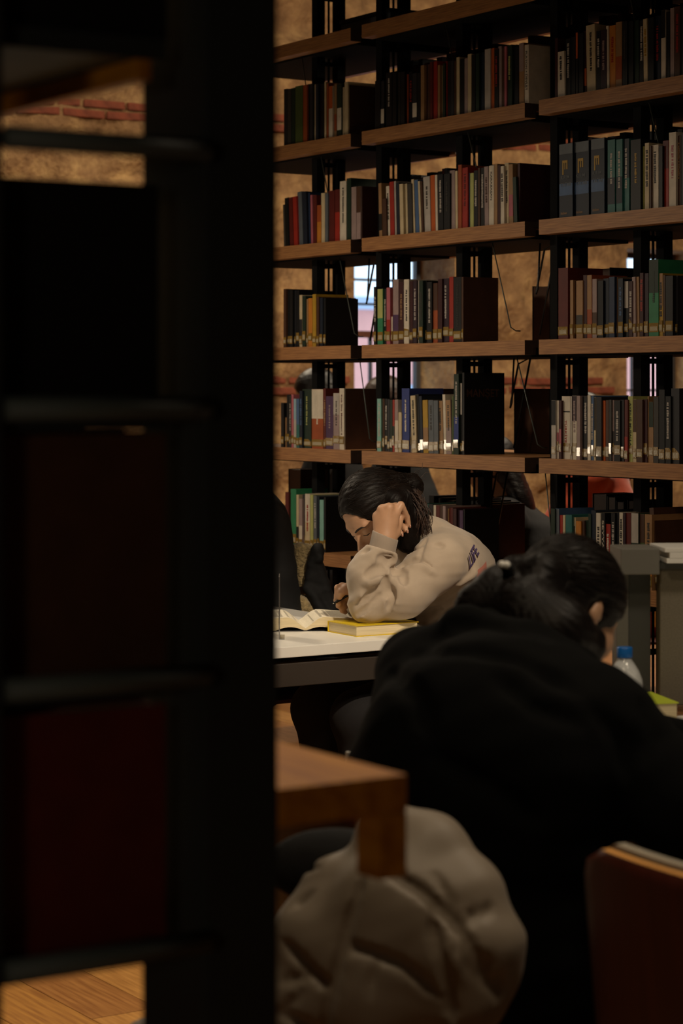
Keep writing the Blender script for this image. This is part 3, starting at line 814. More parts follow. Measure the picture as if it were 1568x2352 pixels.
# books standing on the far side of the double-sided shelves, seen only as dark backs
def back_book(px0, px1, py, row, c, lab):
    va = VF + 0.30
    ua, _ = on_v(px0, py, va); ub, zt = on_v(px1, py, va)
    z0 = ROWZ[row]
    t = ub - ua; H = max(0.12, zt - z0)
    vs, fs = [], []
    for b in ((0, t, 0.128, 0.13, 0, H), (0, 0.002, 0, 0.128, 0, H), (t - 0.002, t, 0, 0.128, 0, H)):
        n = len(vs); vs += boxv(*b); fs += [tuple(n + q for q in f) for f in BOXF]
    o = mesh_obj('book', pyd('book', vs, fs, BM[c]), None, W(ua, va, z0), (0, 0, ROT))
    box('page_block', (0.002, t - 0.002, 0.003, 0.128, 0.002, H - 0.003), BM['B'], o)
    tag(o, lab, 'book', 'books on the far side of the bookcase')
for px0, px1, py, row, c, lab in (
    (662, 690, 1078, 'F', 'k', 'dark book back standing behind the lowest row, beside the black coat'),
    (1000, 1040, 893, 'E', 'k', 'dark book back rising behind the blue book in the fourth row'),
    (1360, 1392, 1135, 'F', 'k', 'black book back in front of the coral sweater'),
    (1394, 1412, 1141, 'F', 'K', 'charcoal book back below the coral sweater, left of two'),
    (1414, 1432, 1152, 'F', 'k', 'low black book back below the coral sweater, right of two'),
    (1440, 1462, 1150, 'F', 'K', 'dark book back beneath the coral sweater beside the upright'),
    (1352, 1400, 614, 'D', 'k', 'dark book back above the tan books in the third row, right bay'),
    (1180, 1262, 893, 'E', 'k', 'wide black folder back filling the gap in the fourth row'),
    (1222, 1262, 655, 'D', 'k', 'black book back beside the wire support in the third row'),
    (1160, 1178, 450, 'C', 'k', 'black book back behind the cream books in the second row'),
):
    back_book(px0, px1, py, row, c, lab)

# the rest of the far-side rows, too dark to tell apart
def back_rows():
    rnd = random.Random(21); vs, fs, mi = [], [], []
    for row, p0, p1, hh in (('B', 728, 862, .20), ('B', 880, 1245, .29), ('B', 1268, 1620, .30), ('C', 775, 866, .20), ('C', 880, 1128, .255), ('C', 1272, 1600, .29),
                            ('D', 662, 742, .20), ('D', 868, 952, .205), ('D', 1402, 1440, .17), ('E', 960, 998, .17), ('E', 870, 958, .16), ('E', 1272, 1400, .16), ('E', 1420, 1560, .17),
                            ('F', 692, 745, .18), ('F', 985, 1120, .21), ('F', 1268, 1350, .19), ('F', 1480, 1560, .20)):
        va = VF + 0.30; z0 = ROWZ[row]
        u, _ = on_v(p0, 700, va); ue, _ = on_v(p1, 700, va)
        while u < ue:
            t = rnd.uniform(.012, .035); H = hh * rnd.uniform(.86, 1.0)
            a = W(u, va, 0)
            for b in (boxv(u, u + t - .001, va, va + .15, z0, z0 + H),):
                n = len(vs); vs += [tuple(W(x, y, z)) for x, y, z in b]; fs += [tuple(n + q for q in f) for f in BOXF]; mi += [rnd.choice((0, 0, 1, 2))] * 6
            u += t
    o = mesh_obj('far_side_books', pyd('far_side_books', vs, fs, [BM['k'], BM['K'], BM['m']], midx=mi))
    tag(o, 'dark rows of books on the far side of the bookcase', 'books', kind='stuff')
back_rows()
# wire book supports hanging from the shelf above
def wire_support(px, row_above, drop, lab, bright=True, slide=0.11):
    vv = VF + 0.06
    u, _ = on_v(px, 700, vv)
    z1 = ROWZ[row_above] - 0.05
    m = M['wire'] if bright else M['wire_dark']
    pts = [W(u - 0.05, vv + .13, z1), W(u, vv + 0.0, z1), W(u + slide * 0.9, vv + 0.0, z1 - drop * 0.96), W(u + slide, vv + 0.012, z1 - drop), W(u + slide, vv + 0.03, z1 - drop)]
    pts = [p - W(u, vv, z1) for p in pts]
    o = mesh_obj('wire_book_support', pyd('wire_book_support', *tube_data(pts, 0.0022, 6), m, smooth=True), None, W(u, vv, z1))
    tag(o, lab, 'book support', 'hanging wire supports')
for px, ra, dr, sl, lab in (
    (694, 'A', 0.20, 0.05, 'thin wire support hanging over the green book, top row, left bay'),
    (1024, 'A', 0.19, 0.06, 'thin wire support hanging above red book, top row, middle bay'),
    (1440, 'A', 0.20, 0.06, 'thin wire support hanging in the top row, right bay'),
    (737, 'B', 0.20, 0.07, 'pale wire support hanging before the post, second row, left bay'),
    (1074, 'B', 0.19, 0.08, 'pale wire support hanging in the second row, middle bay'),
    (1490, 'B', 0.20, 0.07, 'pale wire support hanging in the second row, right bay'),
    (779, 'C', 0.29, 0.11, 'slanted wire support beside the window, third row, left bay'),
    (1130, 'C', 0.29, 0.11, 'slanted wire support crossing the stone patch, third row, middle bay'),
    (1186, 'D', 0.29, 0.12, 'slanted wire support in front of black folder, fourth row, middle bay'),
    (826, 'D', 0.29, 0.07, 'slanted wire support beside the dark head, fourth row, left bay'),
    (1252, 'E', 0.29, 0.05, 'dim wire support hanging in lowest row, right bay'),
):
    wire_support(px, ra, dr, lab, True, sl)
for px, ra, lab in ((1240, 'C', 'black wire loop support against stone, third row, middle bay'), (848, 'C', 'black wire loop support across the bright window, third row'),
                    (1180, 'D', 'black wire loop support against stone, fourth row, middle bay'), (1130, 'E', 'black wire loop support below fourth shelf, middle bay')):
    vv = VF + 0.20
    u, _ = on_v(px, 700, vv); z1 = ROWZ[ra] - 0.05
    pts = [W(u, vv, z1), W(u - 0.012, vv, z1 - 0.15), W(u - 0.02, vv, z1 - .165), W(u - .03, vv + .01, z1 - .15), W(u - 0.015, vv + .03, z1 - 0.02), W(u + 0.05, vv + .03, z1), W(u - .04, vv + .03, z1 - .30)]
    pts = [p - W(u, vv, z1) for p in pts]
    o = mesh_obj('wire_book_support', pyd('wire_book_support', *tube_data(pts, 0.0035, 6), M['wire_dark'], smooth=True), None, W(u, vv, z1))
    tag(o, lab, 'book support', 'hanging wire supports')
# flat grey box lying on the highest shelf
u, z = on_v(800, 50, VF + 0.12)
o = empty('archive_box', W(u, VF + 0.10, ROWZ['A']), ROT); tag(o, 'flat slate grey archive box lying on the highest shelf near the joint', 'box')
box('box_body', (-0.02, 0.30, 0.0, 0.14, 0.0, 0.05), BM['s'], o, 0.002)
box('box_lid', (-0.024, 0.304, -0.004, 0.144, 0.05, 0.065), BM['K'], o, 0.002)
# ------------------------------------------------------------------ near bookcase (end frame, left foreground)
def near_bookcase():
    U0, VA, VB, VC = -1.787, 0.806, 1.009, 1.089
    r = empty('steel_bookcase', W(U0, VA, 0), ROT)
    tag(r, 'black steel bookcase end with ladder rungs, out of focus in the left foreground', 'bookcase')
    def lb(nm, u0, u1, v0, v1, z0, z1, m, bev=0.001):
        return box(nm, (u0 - U0, u1 - U0, v0 - VA, v1 - VA, z0, z1), m, r, bev)
    lb('upright', U0 - 0.125, U0, VB, VC, 0, 2.6, M['steel_near'], 0.003)
    lb('upright', U0 - 0.092, U0, VA - 0.075, VA, 0, 2.6, M['steel_near'], 0.003)
    lb('upright', U0 - 1.05, U0 - 0.96, VB, VC, 0, 2.6, M['steel_near'], 0.003)
    lb('upright', U0 - 1.05, U0 - 0.96, VA - 0.075, VA, 0, 2.6, M['steel_near'], 0.003)
    for z in (2.11, 1.621, 1.382, 1.135, 0.888):
        tube('rung', [(0.006, 0.0, z), (0.006, VB - VA, z)], 0.0105, M['rung'], r, 12)
    for z in (1.866 + 0.245, 1.725, 1.382, 1.135, 0.888):
        lb('shelf_board', U0 - 0.96, U0 - 0.02, VA - 0.12, VB - 0.03, z - 0.02, z, M['steel_near'])
    lb('shelf_lip', U0 - 0.96, U0 - 0.02, VB - 0.062, VB - 0.045, 1.685, 1.705, M['counter'], 0.002)
    # cantilevered wooden side shelf with a down-turned edge
    lb('side_shelf', U0 - 0.28, U0, VC, 1.238, 0.983, 1.020, M['counter'], 0.002)
    lb('side_shelf_leg', U0 - 0.04, U0, 1.204, 1.2379, 0.919, 0.9829, M['counter'], 0.002)
    # books on its shelves: dark covers seen through the rungs
    rnd = random.Random(3)
    names = ('second', 'third', 'lowest', 'highest')
    for si, (z, cols) in enumerate(((1.382, 'kRmKBPkdR'), (1.135, 'BmkRKkBRd'), (0.888, 'RmBkKRPkd'), (1.725, 'kKRmkBdkP'))):
        u = U0 - 0.03
        for i, c in enumerate(cols):
            t = rnd.uniform(0.018, 0.045)
            H = (0.212, 0.226, 0.226, 0.3)[si] * rnd.uniform(0.96, 1.0); D = rnd.uniform(0.155, 0.17) + (0.12 if si == 3 else 0)
            vs, fs = [], []
            for b in ((0, t, 0, .002, 0, H), (0, .002, .002, D, 0, H), (t - .002, t, .002, D, 0, H)):
                n = len(vs); vs += boxv(*b); fs += [tuple(n + q for q in f) for f in BOXF]
            o = mesh_obj('book', pyd('book', vs, fs, BM[c]), None, W(u - t, VA + (0.01 if si < 3 else -0.11), z), (0, 0, ROT))
            box('page_block', (.002, t - .002, .002, D - .003, .002, H - .003), M['page'], o)
            tag(o, '%s book, %s from the rungs on the %s shelf of the foreground bookcase' % (PAL[c][0], ordinal(i + 1), names[si]), 'book', 'books in the foreground bookcase')
            u -= t + 0.001
near_bookcase()

# ------------------------------------------------------------------ reading tables
def reading_table(nm, lab, u0, u1, v0, v1, legs):
    r = empty(nm, W((u0 + u1) / 2, (v0 + v1) / 2, 0), ROT); tag(r, lab, 'table', 'white reading tables')
    hu, hv = (u1 - u0) / 2, (v1 - v0) / 2
    box('table_top', (-hu, hu, -hv, hv, 0.712, 0.74), M['white_top'], r, 0.002)
    multi = ((-hu + .05, hu - .015, -hv + .035, -hv + .065), (-hu + .05, hu - .015, hv - .065, hv - .035))
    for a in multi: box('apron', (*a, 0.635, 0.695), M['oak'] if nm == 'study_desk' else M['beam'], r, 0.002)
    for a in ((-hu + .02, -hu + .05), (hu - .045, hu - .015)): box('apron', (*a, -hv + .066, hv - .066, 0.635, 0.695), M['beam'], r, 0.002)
    for k in range(3):
        x = -hu + .1 + k * (2 * hu - .2) / 2
        box('spacer', (x - .03, x + .03, -hv + .08, hv - .08, 0.696, 0.7115), M['steel'], r)
    for sx in (-1, 1):
        for sv in (-1, 1):
            x = sx * (hu - .07); y = sv * (hv - .07)
            lg = box('leg', (x - .03, x + .03, y - .03, y + .03, 0.012, 0.634), M['steel'], r, 0.002)
            box('foot', (x - .034, x + .034, y - .034, y + .034, 0.0, 0.012), M['grey_dark'], lg)
    return r
reading_table('reading_table', 'white-topped reading table where the girl in the greige sweatshirt reads', -6.95, -4.80, 2.08, 3.47, 1)
reading_table('study_desk', 'white-topped study desk in front of the person in the black hoodie', -3.36, -1.30, 2.19, 3.35, 1)

# ------------------------------------------------------------------ chairs
def make_chair(lab, u, v, yaw=0.0, pad=True, group='plywood library chairs', ztop=0.842):
    """plywood shell chair; its back is towards -v, the sitter looks along +v (yaw turns it)"""
    r = empty('library_chair', W(u, v, 0), ROT + yaw); tag(r, lab, 'chair', group)
    # back shell: curved in plan, rounded upper corners; local x across, y forward
    def shell(t0, t1, z0, z1, name, m, wd=0.235, corner=0.055, lean=0.10, em=None):
        nx, nz = 22, 16
        vs = []
        for side in (0, 1):
            off = t0 if side == 0 else t1
            for j in range(nz + 1):
                z = z0 + (z1 - z0) * j / nz
                fr = max(0.0, (z - (z1 - corner)) / corner)
                w = wd - corner * (1 - math.sqrt(max(0.0, 1 - fr * fr)))
                for i in range(nx + 1):
                    x = w * (2 * i / nx - 1)
                    y = -0.20 + 0.55 * x * x - lean * (z - z0) + off
                    vs.append((x, y, z))
        fs, mi = [], []
        n = (nx + 1) * (nz + 1)
        def id_(s, i, j): return s * n + j * (nx + 1) + i
        for j in range(nz):
            for i in range(nx):
                fs.append((id_(0, i, j), id_(0, i + 1, j), id_(0, i + 1, j + 1), id_(0, i, j + 1))); mi.append(0)
                fs.append((id_(1, i, j), id_(1, i, j + 1), id_(1, i + 1, j + 1), id_(1, i + 1, j))); mi.append(0)
        for i in range(nx):
            fs.append((id_(0, i, nz), id_(0, i + 1, nz), id_(1, i + 1, nz), id_(1, i, nz))); mi.append(1)
            fs.append((id_(0, i + 1, 0), id_(0, i, 0), id_(1, i, 0), id_(1, i + 1, 0))); mi.append(1)
        for j in range(nz):
            fs.append((id_(0, 0, j), id_(0, 0, j + 1), id_(1, 0, j + 1), id_(1, 0, j))); mi.append(1)
            fs.append((id_(0, nx, j + 1), id_(0, nx, j), id_(1, nx, j), id_(1, nx, j + 1))); mi.append(1)
        return mesh_obj(name, pyd(name, vs, fs, [m, em or m], smooth=False, midx=mi), r)
    bk = shell(0.0, 0.013, 0.50, ztop, 'backrest', M['ply'], em=M['ply_edge'])
    bk.data.polygons.foreach_set('use_smooth', [p.material_index == 0 for p in bk.data.polygons])
    if pad: shell(0.0145, 0.030, 0.53, ztop + .006, 'back_pad', M['pad'], wd=0.222, corner=0.05)
    seat = box('seat', (-0.215, 0.215, -0.22, 0.21, 0.430, 0.443), M['ply'], r, 0.005)
    if pad: box('seat_pad', (-0.20, 0.20, -0.19, 0.20, 0.4435, 0.462), M['pad'], r, 0.006)
    for sx in (-1, 1):
        tube('leg', [(sx * 0.17, 0.16, 0.43), (sx * 0.20, 0.20, 0.0)], 0.011, M['chrome'], r)
        tube('leg', [(sx * 0.17, -0.17, 0.43), (sx * 0.20, -0.25, 0.0)], 0.011, M['chrome'], r)
        tube('back_strut', [(sx * 0.12, -0.16, 0.432), (sx * 0.12, -0.222, 0.44), (sx * 0.12, -0.222, 0.56)], 0.009, M['chrome'], r)
    return r
make_chair('empty plywood chair with pale pad and bright edge in the right foreground', -1.95, 1.985, ztop=0.825)
make_chair('plywood chair under the taupe puffer jacket and black hoodie', -2.70, 1.96, 0.0, pad=False, ztop=0.79)
make_chair('plywood chair on which the girl in the greige sweatshirt sits', -5.02, 3.75, math.pi, pad=False)
make_chair('plywood chair with the sherpa-lined coat beside the bookcase', -6.0, 3.66, math.pi, pad=False, ztop=0.70)

# ------------------------------------------------------------------ things on the tables
def book_flat(nm, lab, corner, a1, l1, l2, t, cover, spine_on=None):
    """closed book lying flat: corner at origin, edge l1 along angle a1, l2 perpendicular (left of it)"""
    o = mesh_obj(nm, pyd(nm, *(lambda b: (b[0], b[1]))(
        ([*boxv(0, l1, 0, l2, t - .0022, t), *boxv(0, l1, 0, l2, 0, .0022), *boxv(0, l1, l2 - .0022, l2, .0022, t - .0022)],
         [tuple(8 * k + q for q in f) for k in range(3) for f in BOXF])), cover), None, corner, (0, 0, a1))
    box('page_block', (.003, l1 - .003, .003, l2 - .0022, .0022, t - .0022), M['page'], o)
    tag(o, lab, 'book')
    return o
book_flat('yellow_book', 'thick yellow-covered closed book under the girl\'s elbow', (0.039, 5.859, 0.74), math.radians(32), 0.20, 0.145, 0.030, M['yellow_cover'])
book_flat('lime_book', 'lime green closed book lying on the desk beside the grey screen', P(1432, 1652, 4.36) * (1, 1, 0) + (0, 0, 0.74), math.radians(12), 0.115, 0.16, 0.036, M['lime'])
# open book: two page blocks curving into the gutter
def open_book():
    r = empty('open_book', (-0.098, 6.00, 0.74), math.radians(6)); tag(r, 'open book with white pages lying on the table before the girl', 'book')
    Ln = 0.215
    for sgn, nm in ((-1, 'page_block'), (1, 'page_block')):
        wd = 0.135
        n = 14; top, bot = [], []
        for i in range(n + 1):
            s = i / n
            x = sgn * wd * s
            top.append((x, 0.008 + 0.030 * math.sin(min(1, s * 2.6) * math.pi / 2) ** 1.3 - 0.010 * max(0, s - 0.4)))
            bot.append((x, 0.0005 + 0.012 * math.sin(min(1.0, s * 1.6) * math.pi) * 0.9))
        vs, fs, mi = [], [], []
        for y in (0, Ln):
            for (x, z) in top: vs.append((x, y, z))
            for (x, z) in bot: vs.append((x, y, z))
        m = 2 * (n + 1)
        for i in range(n):
            fs.append((i, i + 1, m + i + 1, m + i)); mi.append(0)
            b = n + 1
            fs.append((b + i, b + i + 1, m + b + i + 1, m + b + i)); mi.append(1)
            fs.append((i, i + 1, b + i + 1, b + i)); mi.append(1)
            fs.append((m + i, m + i + 1, m + b + i + 1, m + b + i)); mi.append(1)
        fs.append((n, 2 * n + 1, m + 2 * n + 1, m + n)); mi.append(1)
        me = pyd(nm, vs, fs, [M['page_open'], M['page']], midx=mi)
        bm = bmesh.new(); bm.from_mesh(me); bmesh.ops.recalc_face_normals(bm, faces=bm.faces); bm.to_mesh(me); bm.free()
        pb = mesh_obj(nm, me, r)
        # printed lines on the page
        lv, lf = [], []
        for k in range(22):
            y = 0.02 + k * 0.008
            for (s0, s1) in ((0.16, 0.5), (0.52, 0.9)):
                pts = []
                for s in (s0, (s0 + s1) / 2, s1):
                    z = 0.008 + 0.030 * math.sin(min(1, s * 2.6) * math.pi / 2) ** 1.3 - 0.010 * max(0, s - 0.4) + 0.0006
                    pts.append((sgn * wd * s, z))
                for q in range(2):
                    b = len(lv)
                    lv += [(pts[q][0], y, pts[q][1]), (pts[q + 1][0], y, pts[q + 1][1]), (pts[q + 1][0], y + .0022, pts[q + 1][1]), (pts[q][0], y + .0022, pts[q][1])]
                    lf.append((b, b + 1, b + 2, b + 3))
        pr = mesh_obj('printed_lines', pyd('printed_lines', lv, lf, M['print']), pb); pr['kind'] = 'stuff'
    box('cover', (-0.14, 0.14, -0.003, Ln + 0.003, 0.0, 0.002), BM['K'], r)
open_book()
# upright metal bookend near the table edge
b = empty('metal_bookend', P(641, 1470, 5.80) * (1, 1, 0) + (0, 0, 0.74), 0.02); tag(b, 'thin upright metal bookend at the left end of the white table', 'bookend')
box('upright_plate', (-0.0012, 0.0012, -0.005, 0.10, 0.0, 0.165), M['chrome'], b, 0.0004)
box('base_plate', (0.0012, 0.014, -0.005, 0.10, 0.0, 0.002), M['chrome'], b)

# grey desk screen on the far end of the study desk
def desk_screen():
    Yb = 4.60
    o = P(1455, 1620, Yb); ub = o[0] * SA - o[1] * CA; vb = o[0] * CA + o[1] * SA
    r = empty('desk_screen', (o[0], o[1], 0.74), math.radians(4)); tag(r, 'grey framed desk screen with taupe fabric panel on the study desk', 'screen')
    s = Yb / F
    box('post', (-40 * s, -12 * s, 0.0, 0.05, 0.0, 0.275), M['grey_frame'], r, 0.002)
    box('post', (-11.5 * s, 42 * s, 0.012, 0.06, 0.0, 0.275), M['grey_dark'], r, 0.002)
    box('top_rail', (-40 * s, 50 * s, -0.045, 0.075, 0.2755, 0.330), M['grey_frame'], r, 0.0025)
    box('fabric_panel', (56 * s, 230 * s, -0.02, 0.02, 0.0, 0.285), M['fabric'], r, 0.004)
    box('top_rail', (51 * s, 235 * s, -0.03, 0.03, 0.2855, 0.300), M['grey_dark'], r, 0.002)
    q = empty('paper_stack', (o[0] + 0.13, o[1] - 0.0, 0.74 + 0.3005), math.radians(4)); tag(q, 'stack of white bound papers on top of the grey desk screen', 'papers')
    z = 0.0
    for i, (h, dx, w) in enumerate(((0.010, 0.0, 0.19), (0.012, 0.006, 0.18), (0.009, -0.004, 0.20))):
        box('bound_papers', (-0.075 + dx, -0.075 + dx + w, -0.06, 0.09, z, z + h), M['white_top'], q, 0.001); z += h + 0.0003
desk_screen()
# small plastic bottle with a blue cap
def bottle():
    c = P(1434, 1545, 4.25); c[2] = 0.74
    r = empty('plastic_bottle', c); tag(r, 'small clear plastic bottle with blue cap on the study desk by the cheek', 'bottle')
    def lathe(nm, prof, m, par):
        vs, fs = [], []; sg = 28
        for rr, z in prof:
            for j in range(sg): vs.append((rr * math.cos(2 * math.pi * j / sg), rr * math.sin(2 * math.pi * j / sg), z))
        for i in range(len(prof) - 1):
            for j in range(sg):
                k = (j + 1) % sg; fs.append((i * sg + j, i * sg + k, (i + 1) * sg + k, (i + 1) * sg + j))
        fs.append(tuple(range(sg - 1, -1, -1))); fs.append(tuple(range((len(prof) - 1) * sg, len(prof) * sg)))
        return mesh_obj(nm, pyd(nm, vs, fs, m, smooth=True), par)
    lathe('bottle_body', [(.026, 0), (.035, .004), (.036, .03), (.034, .035), (.036, .04), (.036, .085), (.034, .10), (.027, .118), (.018, .132), (.0135, .138), (.0135, .142)], M['clear_plastic'], r)
    cp = lathe('cap', [(.0150, .1422), (.0152, .143), (.0152, .160), (.0140, .162), (.002, .1622)], M['blue_plastic'], r)
bottle()
box_o = empty('pencil_case', P(1560, 1668, 4.15) * (1, 1, 0) + (0, 0, 0.74), 0.3); tag(box_o, 'black zipped pencil case on the study desk in front of the lime book', 'pencil case')
box('case_body', (-0.045, 0.12, -0.03, 0.03, 0.0, 0.026), M['black_coat'], box_o, 0.009)
box('zip', (-0.04, 0.115, -0.003, 0.003, 0.026, 0.028), M['steel'], box_o)
# ------------------------------------------------------------------ people
def basis(yaw_f, pitch, roll):
    """head axes: columns right, forward, up. yaw_f: horizontal forward (x, y); pitch down and roll to the person's right in degrees"""
    f0 = np.array((yaw_f[0], yaw_f[1], 0.0)); f0 /= np.linalg.norm(f0)
    z = np.array((0, 0, 1.0)); p = math.radians(pitch); q = math.radians(roll)
    f = f0 * math.cos(p) - z * math.sin(p); u = z * math.cos(p) + f0 * math.sin(p)
    r = np.cross(f, u)
    r2 = r * math.cos(q) - u * math.sin(q); u2 = u * math.cos(q) + r * math.sin(q)
    return np.stack([r2, f, u2], 1)
def head_fn(detail=True, ear_s=1.0):
    """x right, y forward, z up; origin between the ears at eye height"""
    f = Un(0.03, ell((0, -.012, .034), (.073, .092, .080)), ell((0, .026, -.030), (.057, .060, .084)))
    f = Un(0.02, f, cap((-.040, .020, -.070), (0, .060, -.095), .016, .017), cap((.040, .020, -.070), (0, .060, -.095), .016, .017), ell((0, .066, -.098), (.018, .014, .014)))
    f = Un(0.02, f, ell((-.042, .052, -.026), (.020, .022, .022)), ell((.042, .052, -.026), (.020, .022, .022)))
    if detail:
        f = Un(0.014, f, cap((-.040, .070, .019), (-.012, .084, .013), .007), cap((.040, .070, .019), (.012, .084, .013), .007))
        f = Sub(0.014, f, ell((-.032, .090, -.003), (.018, .013, .012)), ell((.032, .090, -.003), (.018, .013, .012)))
        f = Un(0.005, f, ell((-.031, .0685, -.003), (.0150, .0125, .0120)), ell((.031, .0685, -.003), (.0150, .0125, .0120)))
        f = Un(0.012, f, cap((0, .080, .006), (0, .102, -.036), .0065, .0090))
        f = Un(0.006, f, ell((0, .1035, -.0385), (.0105, .0105, .0095)), ell((-.0115, .093, -.042), (.0075, .009, .007)), ell((.0115, .093, -.042), (.0075, .009, .007)))
        f = Sub(0.003, f, ell((-.006, .097, -.0485), (.0035, .005, .003)), ell((.006, .097, -.0485), (.0035, .005, .003)))
        f = Un(0.007, f, cap((-.020, .078, -.066), (0, .088, -.063), .0045, .0058), cap((.020, .078, -.066), (0, .088, -.063), .0045, .0058), cap((-.016, .079, -.0735), (.016, .079, -.0735), .0058), ell((0, .085, -.0735), (.011, .006, .0058)))
    for s in (-1, 1):
        ear = Sub(0.004, ell((s * .074, -.012, -.010), (.0085, .020 * ear_s, .031 * ear_s)), ell((s * .083, -.006, -.006), (.006, .011 * ear_s, .019 * ear_s)))
        f = Un(0.006, f, ear)
    return f
def hand_chain(wr, knuckles, fingers, thumb, rw=.021, rk=.0125, rf=.0085):
    wr = np.array(wr)
    fs = [cap(wr, k, rw, rk) for k in knuckles]
    f = Un(0.012, *fs)
    for k, pts in zip(knuckles, fingers):
        ps = [k, *pts]; rr = np.linspace(rk * 0.92, rf * 0.86, len(ps))
        f = Un(0.004, f, chain(ps, list(rr), 0.002))
    f = Un(0.006, f, chain([wr, *thumb], list(np.linspace(rw * .8, rf, len(thumb) + 1)), 0.004))
    return f

def girl():
    # --- main landmarks (world metres)
    HC = P(862, 1180, 6.06)                           # head origin
    R = basis((-0.78, -0.62), 41, 9)
    hf = in_frame(head_fn(), HC, R)
    N0 = P(962, 1232, 6.12); N1 = P(930, 1205, 6.10)
    LS = P(1012, 1268, 6.01); EL = P(846, 1400, 5.945); WRi = P(882, 1240, 5.925)
    EL[2] = 0.770 + 0.048
    RS = P(925, 1262, 6.30); RE = P(835, 1385, 6.30); RW = P(812, 1372, 6.10)
    MID = P(1018, 1330, 6.16); HIP = P(1075, 1500, 6.24)
    neck = cap(HC + R @ np.array((0, -.03, -.06)), N0 + (.0, .01, -.01), .048, .046)
    # left hand resting against the temple: knuckles up, fingers curled back into the hair
    K = [P(908, 1180, 5.925), P(893, 1166, 5.913), P(877, 1170, 5.920), P(866, 1186, 5.932)]
    FG = [[P(920, 1160, 5.935), P(934, 1188, 5.962), P(938, 1205, 5.966)],
          [P(908, 1163, 5.960), P(922, 1198, 5.985), P(932, 1218, 5.960)],
          [P(890, 1168, 5.972), P(905, 1200, 5.995), P(920, 1226, 5.965)],
          [P(874, 1184, 5.972), P(890, 1206, 5.990), P(906, 1222, 5.985)]]
    TH = [P(906, 1222, 5.935), P(914, 1200, 5.950), P(921, 1178, 5.958)]
    lh = hand_chain(P(884, 1232, 5.925), K, FG, TH, rw=.027, rk=.0135, rf=.0082)
    lh = Un(0.012, lh, ell(P(886, 1198, 5.925), (.030, .016, .036)))
    # right hand holding the pen
    wr2 = P(812, 1372, 6.09)
    K2 = [P(786, 1347, 6.02), P(788, 1360, 6.03), P(792, 1374, 6.045), P(797, 1387, 6.06)]
    F2 = [[P(775, 1350, 6.00), P(774, 1366, 6.00), P(780, 1374, 6.005)], [P(775, 1371, 6.00), P(772, 1379, 6.005), P(780, 1386, 6.01)],
          [P(780, 1384, 6.02), P(777, 1391, 6.02), P(786, 1397, 6.03)], [P(788, 1394, 6.03), P(786, 1402, 6.03), P(793, 1406, 6.04)]]
    rh = hand_chain(wr2, K2, F2, [P(796, 1352, 6.00), P(784, 1360, 5.99), P(780, 1371, 5.992)], rw=.024, rk=.0115, rf=.0080)
    arms = Un(0.02, cap(LS + (0, .01, -.02), EL, .038, .034), cap(EL, WRi, .034, .022), cap(RS, RE, .04, .034), cap(RE, RW, .034, .024))
    torso = Un(0.05, cap(N0 + (.01, .02, -.03), MID + (.01, .05, 0), .052, .085), cap(MID + (.01, .05, 0), HIP + (0, .05, 0), .085, .11), cap(LS + (.0, .04, -.02), RS, .045, .045))
    thighs = Un(0.03, cap(P(1060, 1570, 6.15), W(-5.0 + .08, 3.25, 0.52), .075, .06), cap(P(1060, 1570, 6.33), W(-5.0 - .12, 3.25, 0.52), .075, .06))
    shins = Un(0.0, chain([W(-4.92, 3.25, .52), W(-4.92, 3.30, .08), W(-4.92, 3.18, .045)], [.055, .04, .035], .02), chain([W(-5.12, 3.25, .52), W(-5.12, 3.30, .08), W(-5.12, 3.18, .045)], [.055, .04, .035], .02))
    body = Un(0.012, Un(0.03, hf, neck), lh)
    body = Un(0.02, body, arms, torso); body = Un(0.012, body, rh); body = Un(0.03, body, thighs, shins)
    lo = np.array((-.75, 5.55, 0.0)); hi = np.array((.75, 6.65, 1.25))
    root = surf('person', body, lo, hi, 0.0042, M['skin'])
    tag(root, 'young woman in greige sweatshirt reading with head propped on her hand', 'person')
    # --- eyebrows, lashes, lips, nails
    def hp(x, y, z): return HC + R @ np.array((x, y, z))
    for s in (-1, 1):
        pts = [hp(s * x, y, z) for x, y, z in ((.013, .095, .014), (.025, .091, .0185), (.038, .082, .0195), (.047, .072, .0150))]
        pts, _ = project(hf, pts); vs, fs = tube_data(pts, [.0022, .0030, .0026, .0010], 6)
        mesh_obj('eyebrow', pyd('eyebrow', vs, fs, M['brow'], smooth=True), root)
        pts = [hp(s * x, y, z) for x, y, z in ((.018, .083, -.0075), (.026, .086, -.0105), (.036, .084, -.0105), (.045, .076, -.0065))]
        pts, _ = project(hf, pts); vs, fs = tube_data(pts, [.0008, .0016, .0018, .0010], 6)
        mesh_obj('eyelashes', pyd('eyelashes', vs, fs, M['brow'], smooth=True), root)
    lip = in_frame(grow(Un(0.004, cap((-.019, .079, -.0665), (0, .0885, -.0635), .0036, .0052), cap((.019, .079, -.0665), (0, .0885, -.0635), .0036, .0052), cap((-.015, .080, -.073), (.015, .080, -.073), .0052), ell((0, .086, -.073), (.010, .0055, .0052))), .0008), HC, R)
    surf('lips', lip, hp(0, .08, -.068) - .035, hp(0, .08, -.068) + .035, .0025, M['lip'], root)
    for a, b_ in ((FG[0][1], FG[0][2]), (FG[1][1], FG[1][2]), (FG[2][1], FG[2][2]), (F2[0][0], F2[0][1])):
        d = (b_ - a) / np.linalg.norm(b_ - a)
        c = b_ + d * 0.004; c = c + np.array((0.003, -0.0055, 0.0))
        surf('fingernail', ell(c, (.0036, .0025, .0060)), c - .012, c + .012, .002, M['nail'], root)
    # --- sweatshirt
    sl = Un(0.04, cap(P(1010, 1290, 6.00), P(928, 1362, 5.945), .078, .060), cap(P(928, 1362, 5.945), EL, .060, .050))
